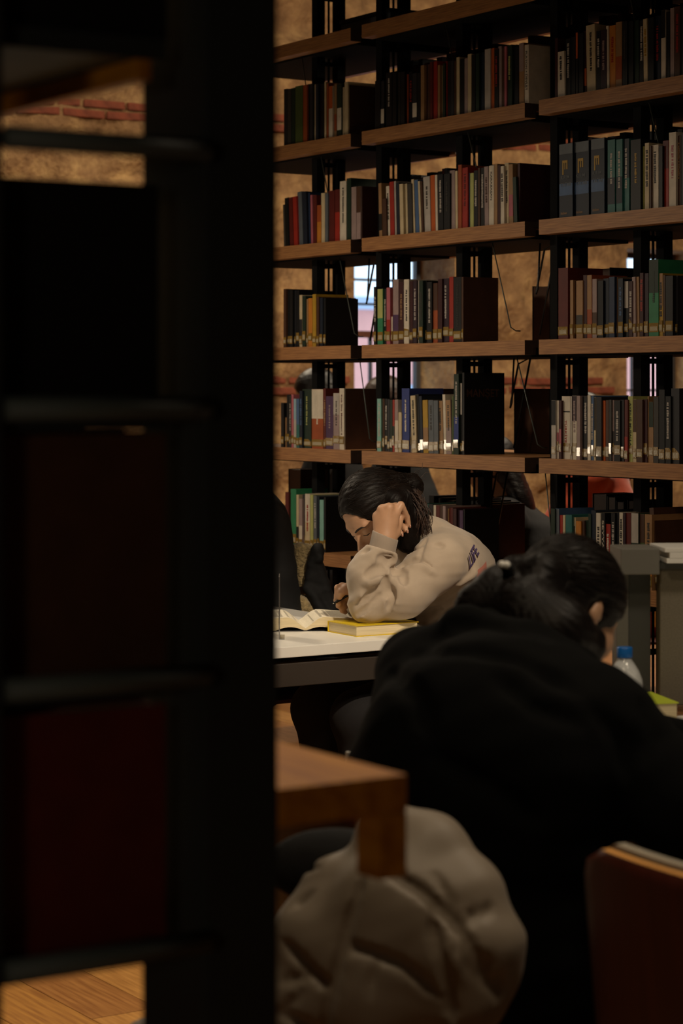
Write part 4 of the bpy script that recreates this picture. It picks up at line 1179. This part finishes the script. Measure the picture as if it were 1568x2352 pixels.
    fore = Un(0.03, cap(EL, P(850, 1320, 5.925), .052, .058), cap(P(850, 1320, 5.925), P(872, 1275, 5.922), .058, .046))
    bul = ell(P(868, 1281, 5.918), (.050, .046, .022))
    t2 = Un(0.06, cap(N0 + (.02, 0.01, -.03), MID + (.015, .035, 0), .082, .124), cap(MID + (.015, .035, 0), HIP + (0, .05, 0), .124, .14), cap(LS + (.01, .025, -.012), RS, .068, .075))
    t2 = Un(0.05, t2, ell(P(1052, 1300, 6.11), (.073, .12, .085)))
    right = Un(0.03, cap(RS, RE, .06, .055), cap(RE, RW, .055, .04))
    sw = Un(0.016, t2, sl); sw = Un(0.014, sw, fore, right); sw = Un(0.014, sw, bul)
    collar = cap(P(950, 1222, 6.10), N0 + (0.015, 0, -.02), .062, .078)
    sw = Un(0.02, sw, collar)
    # folds traced on the cloth: grooves and ridges
    grooves = [([(873, 1283), (890, 1287), (906, 1293)], 0.0174, 0.0233), ([(838, 1325), (862, 1311), (888, 1301)], 0.0137, 0.0215),
               ([(884, 1330), (883, 1343), (858, 1361), (818, 1390)], 0.0174, 0.0098), ([(887, 1338), (886, 1356), (882, 1376)], 0.0137, 0.0078),
               ([(880, 1362), (853, 1388), (818, 1414)], 0.0116, 0.0078), ([(902, 1312), (915, 1311), (930, 1318)], 0.0174, 0.0116),
               ([(912, 1298), (940, 1289), (966, 1287)], 0.0174, 0.0116), ([(898, 1350), (899, 1380), (888, 1406)], 0.0156, 0.0078),
               ([(925, 1320), (929, 1345)], 0.0156, 0.0078), ([(940, 1268), (960, 1256), (978, 1240)], 0.0116, 0.0078),
               ([(1000, 1252), (1020, 1254)], 0.0116, 0.0078), ([(965, 1287), (980, 1294), (996, 1308)], 0.0059, 0.0038),
               ([(978, 1236), (968, 1266), (964, 1287)], 0.0059, 0.0059), ([(1060, 1345), (1030, 1362), (1000, 1378)], 0.0194, 0.0116), ([(1010, 1400), (960, 1425), (920, 1432)], 0.0194, 0.0116),
               ([(830, 1268), (850, 1262)], 0.0098, 0.0078)]
    ridges = [([(840, 1362), (815, 1376), (800, 1388)], 0.0116, 0.0078, .002), ([(893, 1330), (893, 1365), (884, 1395)], 0.0098, 0.0078, .002), ([(905, 1325), (918, 1350), (905, 1400)], 0.0116, 0.0078, .003),
              ([(868, 1372), (846, 1394), (822, 1422)], 0.0098, 0.0078, .002), ([(1096, 1312), (1070, 1330), (1045, 1347)], 0.0116, 0.0078, .002), ([(940, 1298), (975, 1300), (998, 1318)], 0.0116, 0.0078, .003),
              ([(885, 1318), (865, 1330), (838, 1342)], 0.0137, 0.0098, .003)]
    grooves = folds(sw, grooves, 5.3); ridges = folds(sw, ridges, 5.3)
    base_sw = sw
    sw = Un(0.012, sw, *ridges); sw = Sub(0.006, sw, *grooves)
    sw = displaced(sw, .0022, 45, 1)
    # cut the sleeve, collar and cuff openings
    up = WRi - P(872, 1275, 5.922); up = up / np.linalg.norm(up)
    sw = Int(sw, lambda p: np.where(np.linalg.norm(p - P(872, 1240, 5.92), axis=1) < .06, (p - P(870, 1258, 5.92)) @ up, -1.0))
    shirt = surf('sweatshirt', sw, (-.25, 5.75, .42), (.60, 6.62, 1.14), .0050, M['sweat'], root)
    # ribbed cuff: tilted flared band
    ca, cb = P(875, 1272, 5.925), P(885, 1229, 5.925)
    ax = (cb - ca) / np.linalg.norm(cb - ca)
    n1 = np.cross(ax, (0, 1, 0)); n1 /= np.linalg.norm(n1); n2 = np.cross(ax, n1)
    vs, fs = [], []
    seg = 96; prof = [(0.0, .0375), (.25, .038), (.6, .0375), (.95, .038), (1.0, .037), (1.0, .034), (.3, .0335)]
    for t, rr in prof:
        for j in range(seg):
            a = 2 * math.pi * j / seg
            rib = .0007 * math.cos(48 * a) if rr > .032 else 0
            tt = t + (0.10 * math.cos(a) if t > .5 else 0)
            vs.append(ca + (cb - ca) * tt + (rr + rib) * (math.cos(a) * n1 * 0.95 + math.sin(a) * n2))
    for i in range(len(prof) - 1):
        for j in range(seg):
            k = (j + 1) % seg
            fs.append((i * seg + j, i * seg + k, (i + 1) * seg + k, (i + 1) * seg + j))
    mesh_obj('cuff', pyd('cuff', vs, fs, M['sweat_rib'], smooth=True), root)
    # printed letters over the shoulder blades and a pink patch, wrapped on the cloth
    def wrap(name, me_co, faces, m, org, ex, ey):
        pts = org + me_co[:, :1] * ex + me_co[:, 1:2] * ey
        q, gr = project(base_sw, pts, 6)
        q = q + gr * 0.0062
        mesh_obj(name, pyd(name, q, faces, m, smooth=True), root)
    tm = text_me('letters', 'LIFE', 1.0, M['purple'], 0.03)
    bm = bmesh.new(); bm.from_mesh(tm); bmesh.ops.subdivide_edges(bm, edges=[e for e in bm.edges if e.calc_length() > .2], cuts=3, use_grid_fill=True); bmesh.ops.triangulate(bm, faces=bm.faces); bm.to_mesh(tm); bm.free()
    co = np.array([v.co[:] for v in tm.vertices]); fc = [tuple(p.vertices) for p in tm.polygons]
    org = march(base_sw, 1073, 1306, 5.0)
    wrap('printed_letters', co, fc, M['purple'], org, np.array((.024, .028, .024)), np.array((-.0135, -.004, .043)))
    gx, gy = np.meshgrid(np.linspace(0, 1, 8), np.linspace(0, 1, 8), indexing='ij')
    co = np.stack([gx.ravel(), gy.ravel(), 0 * gx.ravel()], 1); ii = np.arange(64).reshape(8, 8)
    fc = [(ii[a, b], ii[a + 1, b], ii[a + 1, b + 1], ii[a, b + 1]) for a in range(7) for b in range(7)]
    org = march(base_sw, 1086, 1336, 5.0)
    wrap('pink_print', co, fc, M['pink'], org, np.array((.02, .05, .015)), np.array((0.0, 0.0, .035)))
    # --- trousers
    tr = Un(0.02, Un(0.03, cap(HIP + (0, -.07, -.1), HIP + (0, .07, -.1), .125, .125), grow(thighs, .018)), grow(Int(shins, halfspace((0, 0, .09), (0, 0, -1))), .012))
    surf('trousers', tr, (-.7, 5.6, 0.0), (.8, 6.65, .62), .012, M['denim'], root)
    # --- hair: cap pulled back to a bun, side hair behind the hand, warm ends at the nape
    hc = lambda x, y, z: tuple((x, y, z))
    capf = ell((0, -.014, .036), (.080, .099, .087))
    capf = Un(0.03, capf, ell((0, -.045, -.02), (.074, .062, .075)))
    face_cut = Un(0.02, ell((0, .098, -.014), (.072, .064, .086)), ell((0, .078, -.10), (.088, .078, .08)))
    hairl = Sub(0.012, capf, face_cut)
    hair = in_frame(hairl, HC, R)
    BUN = P(944, 1113, 6.09)
    bun = displaced(Un(0.01, ell(BUN, (.030, .036, .030)), ell(BUN + (.010, 0, -.010), (.024, .028, .026))), .004, 120, 2)
    hair = Un(0.02, hair, bun, cap(P(905, 1108, 6.06), BUN, .03, .022))
    side = Un(0.02, chain([P(905, 1150, 6.0), P(918, 1195, 6.005), P(935, 1240, 6.03), P(950, 1262, 6.06)], [.03, .036, .036, .02]), chain([P(930, 1140, 6.03), P(952, 1185, 6.045), P(962, 1222, 6.06)], [.028, .034, .022]))
    hair = Un(0.02, hair, side)
    # combed grooves along the pull towards the bun
    def comb(p):
        q = p - BUN
        a = np.arctan2(q[:, 2] * 1.0 + 0.35 * q[:, 1], -q[:, 0]); b_ = np.arctan2(q[:, 1], -q[:, 0] + .05)
        return .0007 * np.sin(a * 62 + 3 * np.sin(b_ * 5)) + .0005 * np.sin(b_ * 57 + a * 20)
    hr = surf('hair', extra(hair, comb, .0012), HC - (.19, .19, .22), HC + (.22, .20, .19), .0032, M['hair'], root)
    # strands lying over the cap, flowing to the bun, and loose warm ends
    rnd = np.random.RandomState(11)
    vs, fs = [], []
    def add(pts, r):
        v, f = tube_data(pts, r, 4, caps=False); n = len(vs); vs.extend(v); fs.extend([tuple(n + i for i in q) for q in f])
    for i in range(260):
        az = rnd.uniform(-1.9, 1.9); el = rnd.uniform(0.05, 1.2)
        p0 = HC + R @ np.array((math.sin(az) * .085 * math.cos(el), math.cos(az) * .10 * math.cos(el) - .01, .03 + .09 * math.sin(el)))
        tgt = BUN + rnd.normal(size=3) * .012
        pts = np.array([p0 + (tgt - p0) * t for t in np.linspace(0, .93, 9)])
        q, gr = project(hair, pts, 5)
        q = q + gr * (rnd.uniform(.0002, .0016))
        add(q, [.0003] + [.00055] * 7 + [.0003])
    mesh_obj('hair_strands', pyd('hair_strands', vs, fs, M['hair_strand'], smooth=True), hr)['kind'] = 'stuff'
    vs, fs = [], []
    for i in range(190):
        a = P(rnd.uniform(934, 960), rnd.uniform(1122, 1150), 6.03 + rnd.uniform(-.02, .03))
        e = P(rnd.uniform(952, 992), rnd.uniform(1180, 1238), 6.02 + rnd.uniform(-.03, .03))
        m1 = a + (e - a) * .4 + np.array((.020, -.01, .012)) * rnd.uniform(.4, 1.3); m2 = a + (e - a) * .75 + np.array((.014, -.012, .0)) * rnd.uniform(.3, 1.4)
        pts = [(1 - t) ** 3 * a + 3 * t * (1 - t) ** 2 * m1 + 3 * t * t * (1 - t) * m2 + t ** 3 * e for t in np.linspace(0, 1, 9)]
        pts = [p_ + .003 * np.array((math.sin(i * 1.3 + t_ * 7), math.cos(i * 2.1 + t_ * 6), 0)) * t_ for p_, t_ in zip(pts, np.linspace(0, 1, 9))]
        add(pts, [.0009] * 6 + [.0008, .0006, .0003])
    for i in range(22):
        a = BUN + rnd.normal(size=3) * .012 + (0.005, 0, .01)
        e = a + np.array((rnd.uniform(-.01, .03), rnd.uniform(-.02, .02), rnd.uniform(.005, .03)))
        add([a, a + (e - a) * .5 + (0, 0, .006), e], [.0006, .0005, .0003])
    mesh_obj('loose_hair', pyd('loose_hair', vs, fs, M['hair_warm'], smooth=True), hr)['kind'] = 'stuff'
    # --- pen, held
    pa, pb = P(764, 1387, 5.985), P(800, 1366, 6.01)
    d = (pb - pa); pen = tube('pen', [q - pa for q in (pa + d * .06, pa + d * .2, pa + d * 2.6, pa + d * 2.7)], [.0022, .0042, .0042, .003], M['black_plastic'])
    pen.location = pa
    tag(pen, 'slim black pen held in the reading girl\'s fingers', 'pen')
    tip = tube('pen_tip', [(0, 0, 0), tuple(d * .07)], [.0005, .0021], M['chrome'], pen)
girl()

def hooded_woman():
    HC = P(1308, 1408, 3.66)
    R = basis((0.80, 0.60), 40, -6)
    hf = in_frame(head_fn(False, .78), HC, R)
    NB = P(1185, 1505, 3.52)
    LSh = P(962, 1535, 3.62); RSh = P(1374, 1672, 3.32)     # shoulders (her left is away, her right is near us)
    MID = P(1130, 1760, 3.33); HIP = W(-2.66, 1.98, 0.52)
    REl = P(1588, 1858, 3.25); RW = W(-2.42, 2.52, 0.775)
    LEl = W(-3.05, 2.42, 0.80); LW = W(-2.80, 2.62, 0.775)
    arms = Un(0.02, cap(RSh + (0, .02, -.02), REl, .045, .04), cap(REl, RW, .04, .028), cap(LSh + (0, .02, -.02), LEl, .045, .04), cap(LEl, LW, .04, .028))
    def hand(w, dirv):
        d = np.array(dirv, float); d /= np.linalg.norm(d); s = np.cross(d, (0, 0, 1.0))
        K = [w + d * .075 + s * k for k in (-.027, -.009, .009, .027)]
        Fg = [[k + d * .03 + (0, 0, .004), k + d * .055 + (0, 0, -.006), k + d * l + (0, 0, -.016)] for k, l in zip(K, (.068, .078, .074, .06))]
        return hand_chain(w, K, Fg, [w + d * .03 + s * -.03, w + d * .06 + s * -.045])
    torso = Un(0.06, cap(NB + (0, .03, -.05), MID + (0, .03, 0), .05, .11), cap(MID + (0, .03, 0), HIP, .11, .13), cap(LSh + (0, .02, -.03), RSh + (0, .02, -.03), .045, .045))
    kn = [W(-2.58, 2.42, .54), W(-2.80, 2.42, .54)]
    legs = Un(0.03, cap(W(-2.58, 2.0, .535), kn[0], .08, .06), cap(W(-2.76, 2.0, .535), kn[1], .08, .06))
    shins = Un(0.02, chain([kn[0], W(-2.58, 2.40, .08), W(-2.58, 2.53, .04)], [.055, .04, .035]), chain([kn[1], W(-2.80, 2.40, .08), W(-2.80, 2.53, .04)], [.055, .04, .035]))
    body = Un(0.03, hf, cap(HC + R @ np.array((0, -.03, -.06)), NB + (0.01, .05, -.03), .046, .05))
    body = Un(0.02, body, arms, torso, legs, shins, hand(RW, W(.0, 1, -.1)), hand(LW, W(.3, .9, -.1)))
    root = surf('person', body, (-.45, 2.6, 0), (1.25, 4.6, 1.3), .008, M['skin'])
    tag(root, 'person in black hoodie seen from behind, bent over the study desk', 'person')
    # hoodie
    t2 = Un(0.10, cap(NB + (-.01, -.01, -.02), MID, .075, .18), cap(MID, HIP + (0, 0, .02), .185, .19), cap(LSh, RSh, .062, .075))
    t2 = Un(0.08, t2, cap(P(970, 1570, 3.52), P(965, 1800, 3.40), .07, .10))
    sl = Un(0.05, cap(RSh, REl, .075, .080), cap(REl, RW, .078, .045), cap(LSh, LEl, .06, .06), cap(LEl, LW, .07, .04))
    hd = Un(0.04, t2, sl)
    hood = Un(0.03, chain([P(950, 1515, 3.56), P(1070, 1462, 3.48), P(1219, 1492, 3.42), P(1335, 1535, 3.44)], [.030, .045, .042, .028], .02), chain([P(1045, 1440, 3.60), P(1100, 1430, 3.58), P(1170, 1440, 3.56)], [.022, .026, .024], .02), chain([P(1080, 1440, 3.56), P(1160, 1438, 3.54), P(1245, 1462, 3.50), P(1310, 1490, 3.50)], [.030, .036, .034, .03], .02))
    hd = Un(0.02, hd, hood)
    gr = [([(960, 1500), (1080, 1488), (1200, 1515), (1320, 1580)], .012, .016), ([(900, 1545), (960, 1600), (985, 1680)], .012, .008), ([(1150, 1560), (1220, 1620), (1330, 1660)], .010, .008),
          ([(1000, 1740), (1100, 1790), (1230, 1880)], .010, .007), ([(1380, 1640), (1430, 1700), (1440, 1780)], .012, .008), ([(1480, 1620), (1500, 1690), (1480, 1740)], .010, .006), ([(1050, 1430), (1140, 1440), (1240, 1470)], .008, .006)]
    gr = folds(hd, gr, 2.5)
    hd = Sub(0.022, hd, *gr)
    hd = displaced(hd, .005, 18, 3)
    hd = Int(hd, lambda p: np.where(np.linalg.norm(p - HC, axis=1) < .19, -(hf(p) - .02), -1.0))
    surf('hoodie', hd, (-.45, 2.7, .36), (1.25, 4.5, 1.2), .0085, M['hoodie'], root)
    tr = Un(0.02, Un(0.03, cap(HIP + (0, -.05, -.06), HIP + (0, .05, -.06), .13, .13), grow(legs, .018)), grow(Int(shins, halfspace((0, 0, .09), (0, 0, -1))), .012))
    surf('trousers', tr, (-.4, 2.6, 0), (1.2, 4.4, .7), .014, M['denim'], root)
    # hair gathered to the left in a tie with pale beads
    capf = Un(0.03, ell((0, -.016, .034), (.084, .102, .090)), ell((0, -.055, -.03), (.072, .055, .075)))
    capf = Sub(0.012, capf, ell((0, .095, -.03), (.078, .075, .10)), ell((.087, -.010, -.010), (.020, .021, .030)), ell((.08, .045, -.07), (.045, .045, .05)))
    hair = in_frame(capf, HC, R)
    TIE = P(1180, 1312, 3.60)
    tail = chain([P(1240, 1320, 3.58), TIE, P(1140, 1348, 3.585), P(1095, 1395, 3.57), P(1060, 1430, 3.55)], [.040, .020, .030, .034, .016], .02)
    nape = Un(0.03, chain([P(1215, 1400, 3.53), P(1275, 1455, 3.51), P(1335, 1480, 3.54)], [.050, .058, .040], .02), chain([P(1150, 1390, 3.56), P(1200, 1440, 3.53), P(1260, 1475, 3.51)], [.035, .045, .04], .02))
    hair = Un(0.03, hair, tail, nape)
    def comb(p):
        q = p - TIE
        a = np.arctan2(q[:, 2], q[:, 0]); b_ = np.arctan2(q[:, 1], q[:, 0] + .05)
        return .0007 * np.sin(a * 58 + 4 * np.sin(b_ * 4)) + .0005 * np.sin(b_ * 50 + a * 17)
    hr = surf('hair', extra(hair, comb, .0012), HC - (.24, .24, .24), HC + (.19, .19, .19), .0042, M['hair'], root)
    rnd = np.random.RandomState(4); vs, fs = [], []
    for i in range(240):
        az = rnd.uniform(-3.1, 3.1); el = rnd.uniform(-.1, 1.3)
        p0 = HC + R @ np.array((math.sin(az) * .09 * math.cos(el), math.cos(az) * .10 * math.cos(el) - .02, .03 + .095 * math.sin(el)))
        tg = TIE + rnd.normal(size=3) * .012
        pts = np.array([p0 + (tg - p0) * t for t in np.linspace(0, .95, 9)])
        q, gg = project(hair, pts, 5); q = q + gg * rnd.uniform(.0003, .002)
        v, f = tube_data(q, .0006, 4, caps=False); n = len(vs); vs.extend(v); fs.extend([tuple(n + k for k in x) for x in f])
    mesh_obj('hair_strands', pyd('hair_strands', vs, fs, M['hair_strand'], smooth=True), hr)['kind'] = 'stuff'
    tie = surf('hair_tie', Un(0.004, cap(P(1166, 1306, 3.55), P(1170, 1330, 3.57), .010), cap(P(1166, 1306, 3.55), P(1158, 1300, 3.545), .008)), TIE - .08, TIE + .08, .003, M['black_plastic'], root)
    for px, py in ((1152, 1297), (1163, 1298)):
        c = P(px, py, 3.535)
        surf('bead', ell(c, (.0065, .0065, .0065)), c - .012, c + .012, .0022, M['white_top'], tie)
hooded_woman()

def seated(lab, u, v, yaw, top_m, hair_m, lean=0.12, shz=1.03, head=True, h=.011, long_hair=False, extra=None):
    """generic seated figure: u, v seat position, yaw 0 looks along +v"""
    a = ROT + yaw
    fx = np.array((-math.sin(a), math.cos(a), 0)); rx = np.array((math.cos(a), math.sin(a), 0)); z = np.array((0, 0, 1.0))
    o = W(u, v, 0)
    q = lambda r_, f_, z_: o + rx * r_ + fx * f_ + z * z_
    HIP = q(0, 0, .54); NB = q(0, lean, shz)
    LS, RS = q(-.17, lean, shz - .03), q(.17, lean, shz - .03)
    HC = q(0, lean + .07, shz + .17); R = basis(fx[:2], 22, 0)
    hf = in_frame(head_fn(False), HC, R)
    arms, hands = [], []
    for s, S in ((-1, LS), (1, RS)):
        E = q(s * .24, lean + .14, .80); Wp = q(s * .12, lean + .36, .775)
        arms += [cap(S, E, .043, .038), cap(E, Wp, .038, .027)]
        K = [Wp + fx * .07 + rx * k for k in (-.026, -.009, .009, .026)]
        hands.append(hand_chain(Wp, K, [[k + fx * .03, k + fx * l - z * .012] for k, l in zip(K, (.06, .07, .068, .055))], [Wp + fx * .03 - rx * s * .03, Wp + fx * .06 - rx * s * .045]))
    legs = Un(0.03, *[cap(q(s * .09, .02, .535), q(s * .11, .40, .545), .08, .06) for s in (-1, 1)])
    sh = Un(0.02, *[chain([q(s * .11, .40, .545), q(s * .11, .38, .08), q(s * .11, .50, .04)], [.055, .04, .035]) for s in (-1, 1)])
    torso = Un(0.06, cap(NB - z * .06, q(0, lean * .4, .78), .09, .12), cap(q(0, lean * .4, .78), HIP, .12, .14), cap(LS, RS, .06))
    body = Un(0.03, hf, cap(HC + R @ np.array((0, -.03, -.06)), NB, .052, .058)); body = Un(0.02, body, torso, legs, sh, *arms, *hands)
    lo = o - (.62, .62, 0); hi = o + (.62, .62, 1.5)
    root = surf('person', body, lo, hi, h, M['skin']); tag(root, lab, 'person')
    top = Un(0.05, grow(torso, .028), *[grow(x, .026) for x in arms])
    if extra: top = Un(0.04, top, *[extra_f(q) for extra_f in extra])
    top = displaced(top, .005, 22, 1)
    top = Int(top, lambda p: np.where(np.linalg.norm(p - HC, axis=1) < .17, -(hf(p) - .015), -1.0))
    surf('sweater', top, lo, hi, h, top_m, root)
    surf('trousers', Un(0.02, Un(0.03, ell(HIP, (.16, .15, .11)), grow(legs, .018)), grow(Int(sh, halfspace((0, 0, .09), (0, 0, -1))), .012)), lo, o + (.62, .62, .75), .016, M['denim'], root)
    hr = Un(0.03, ell((0, -.016, .034), (.086, .104, .092)), ell((0, -.055, -.04), (.076, .055, .09)))
    if long_hair: hr = Un(0.03, hr, ell((0, -.07, -.14), (.085, .045, .12)))
    hr = Sub(0.012, hr, ell((0, .095, -.035), (.075, .068, .10)))
    surf('hair', displaced(in_frame(hr, HC, R), .002, 120, 2), HC - .26, HC + .22, .006, hair_m, root)
    return root
# neighbour in black on the same side of the table
seated('person in black coat beside the girl, mostly hidden by the foreground post', -6.0, 3.53, math.pi + 0.0, M['black_coat'], M['hair_black'], lean=.22, shz=.98,
       extra=[lambda q: cap(q(-.10, .02, .98), q(.10, .02, .98), .085), lambda q: cap(q(-.14, -.03, .60), q(.14, -.03, .60), .13), lambda q: cap(q(0, 0.0, .95), q(0, -.04, .62), .15, .16)])
# readers in the aisle behind the bookcase
def aisle_reader(lab, px, Y, yaw, top_m, hair_m, dz, **k):
    p = P(px, HY, Y); u = p[0] * SA - p[1] * CA; v = p[0] * CA + p[1] * SA
    make_chair('plywood chair under ' + k.pop('clab'), u, v, yaw, pad=False)
    return seated(lab, u, v, yaw, top_m, hair_m, shz=dz, h=.013, **k)
aisle_reader('person in coral red sweater seated in the aisle behind the bookcase', 1440, 8.6, 2.2, M['orange_cloth'], M['hair_black'], 1.09, clab='the reader in the coral red sweater')
aisle_reader('person in black seated behind the lowest shelf of the right bay', 1238, 8.3, 2.4, M['black_coat'], M['hair_black'], 0.93, clab='the reader in black behind the right bay', long_hair=True)
aisle_reader('dark-haired person in front of the bright window behind the bookcase', 818, 10.2, 2.5, M['black_coat'], M['hair_black'], 1.20, clab='the reader before the bright window', long_hair=True)
aisle_reader('brown-haired reader below the grey stone reveal behind the bookcase', 968, 10.9, 2.5, M['black_coat'], M['hair_warm'], 1.17, clab='the brown-haired reader by the stone reveal')

# ------------------------------------------------------------------ taupe puffer jacket over the chair back
def puffer():
    Yc = 3.05
    base = Un(0.055, ell(P(860, 2320, 3.12), (.135, .09, .17)),
              chain([P(890, 1915, 3.08), P(985, 1958, 3.05), P(1065, 2062, 3.01), P(1125, 2170, 2.985), P(1135, 2215, 2.985)], [.046, .052, .054, .046, .036], .02),
              chain([P(890, 2050, 3.03), P(975, 2110, 3.0), P(1040, 2190, 2.97), P(1070, 2300, 2.97)], [.05, .05, .046, .05], .02),
              ell(P(892, 2120, 3.005), (.072, .045, .080)), ell(P(885, 2300, 2.995), (.088, .05, .085)),
              chain([P(765, 2045, 3.08), P(725, 2150, 3.05), P(700, 2290, 3.045), P(690, 2440, 3.05)], [.046, .056, .058, .065], .02), cap(P(560, 2420, 3.2), P(350, 2430, 3.3), .07, .06))
    seams = [[(872, 1990), (960, 2042), (1040, 2115), (1100, 2205), (1140, 2290)], [(650, 2162), (700, 2218), (770, 2285)], [(785, 2172), (850, 2188), (930, 2222), (1005, 2288)],
             [(832, 2010), (803, 2105), (786, 2175), (752, 2300), (738, 2400)], [(985, 2100), (1005, 2185), (1028, 2265), (1040, 2350)], [(640, 2330), (720, 2365), (760, 2400)]]
    deep = [(q, .0095, .0095) for q in seams]
    small = [([(680, 2000), (730, 1992)], .008, .005), ([(672, 2080), (715, 2050)], .009, .005), ([(650, 2255), (720, 2235)], .009, .005), ([(640, 2330), (690, 2280)], .008, .005),
             ([(1090, 2090), (1075, 2125)], .008, .004), ([(1125, 2080), (1110, 2110)], .008, .005), ([(1000, 2010), (1040, 2080)], .006, .004), ([(1120, 2200), (1105, 2260)], .012, .010),
             ([(1070, 2190), (1085, 2250)], .010, .006), ([(1150, 2240), (1140, 2290)], .010, .008), ([(860, 2210), (850, 2290)], .006, .004), ([(1055, 2160), (1060, 2200)], .007, .005)]
    deep = folds(base, deep, 2.3); small = folds(base, small, 2.3)
    f = Sub(0.008, base, *small); f = Sub(0.004, f, *deep)
    f = displaced(f, .0012, 30, 2)
    o = surf('puffer_jacket', f, (-.45, 2.78, .30), (.35, 3.42, .92), .0055, M['puffer'])
    tag(o, 'taupe quilted puffer jacket draped over a chair behind the black hoodie', 'jacket')
    # black body added to stand in for the shaded background above the jacket
    ln = ell(P(770, 1990, 3.13), (.10, .03, .055))
    surf('lining', ln, P(770, 1990, 3.13) - .12, P(770, 1990, 3.13) + .12, .006, M['black_coat'], o)
puffer()
# ------------------------------------------------------------------ black coat with cream sherpa lining on the neighbour's chair
def sherpa_coat():
    Y = 7.0
    shell = Un(0.02, poly_slab([(724, 1247), (739, 1248), (737, 1282), (749, 1312), (762, 1356), (778, 1405), (792, 1480), (690, 1480), (716, 1412), (704, 1372), (699, 1346), (704, 1296), (712, 1268)], Y, .045, .02),
               chain([P(733, 1262, Y - .03), P(736, 1282, Y - .045)], [.014, .012]), chain([P(702, 1350, Y - .04), P(722, 1372, Y - .055), P(742, 1410, Y - .055)], [.010, .013, .016]),
               ell(P(690, 1530, Y + .05), (.12, .08, .13)))
    shell = displaced(shell, .004, 60, 4)
    o = surf('sherpa_lined_coat', shell, P(640, 1300, Y) - (.12, .25, .40), P(800, 1300, Y) + (.12, .25, .14), .006, M['black_coat'])
    tag(o, 'black coat with cream sherpa lining hung on a chair beside the girl', 'coat')
    fl = Un(0.012, poly_slab([(672, 1250), (690, 1246), (722, 1253), (709, 1280), (704, 1310), (702, 1348), (684, 1348), (676, 1300)], Y + .03, .03, .018), poly_slab([(680, 1362), (704, 1370), (722, 1392), (735, 1415), (735, 1450), (655, 1450), (668, 1400)], Y - .01, .05, .025))
    fl = displaced(fl, .0035, 260, 1)
    surf('sherpa_lining', fl, P(640, 1300, Y) - (.12, .25, .30), P(800, 1300, Y) + (.12, .25, .14), .0045, M['sherpa'], o)
sherpa_coat()
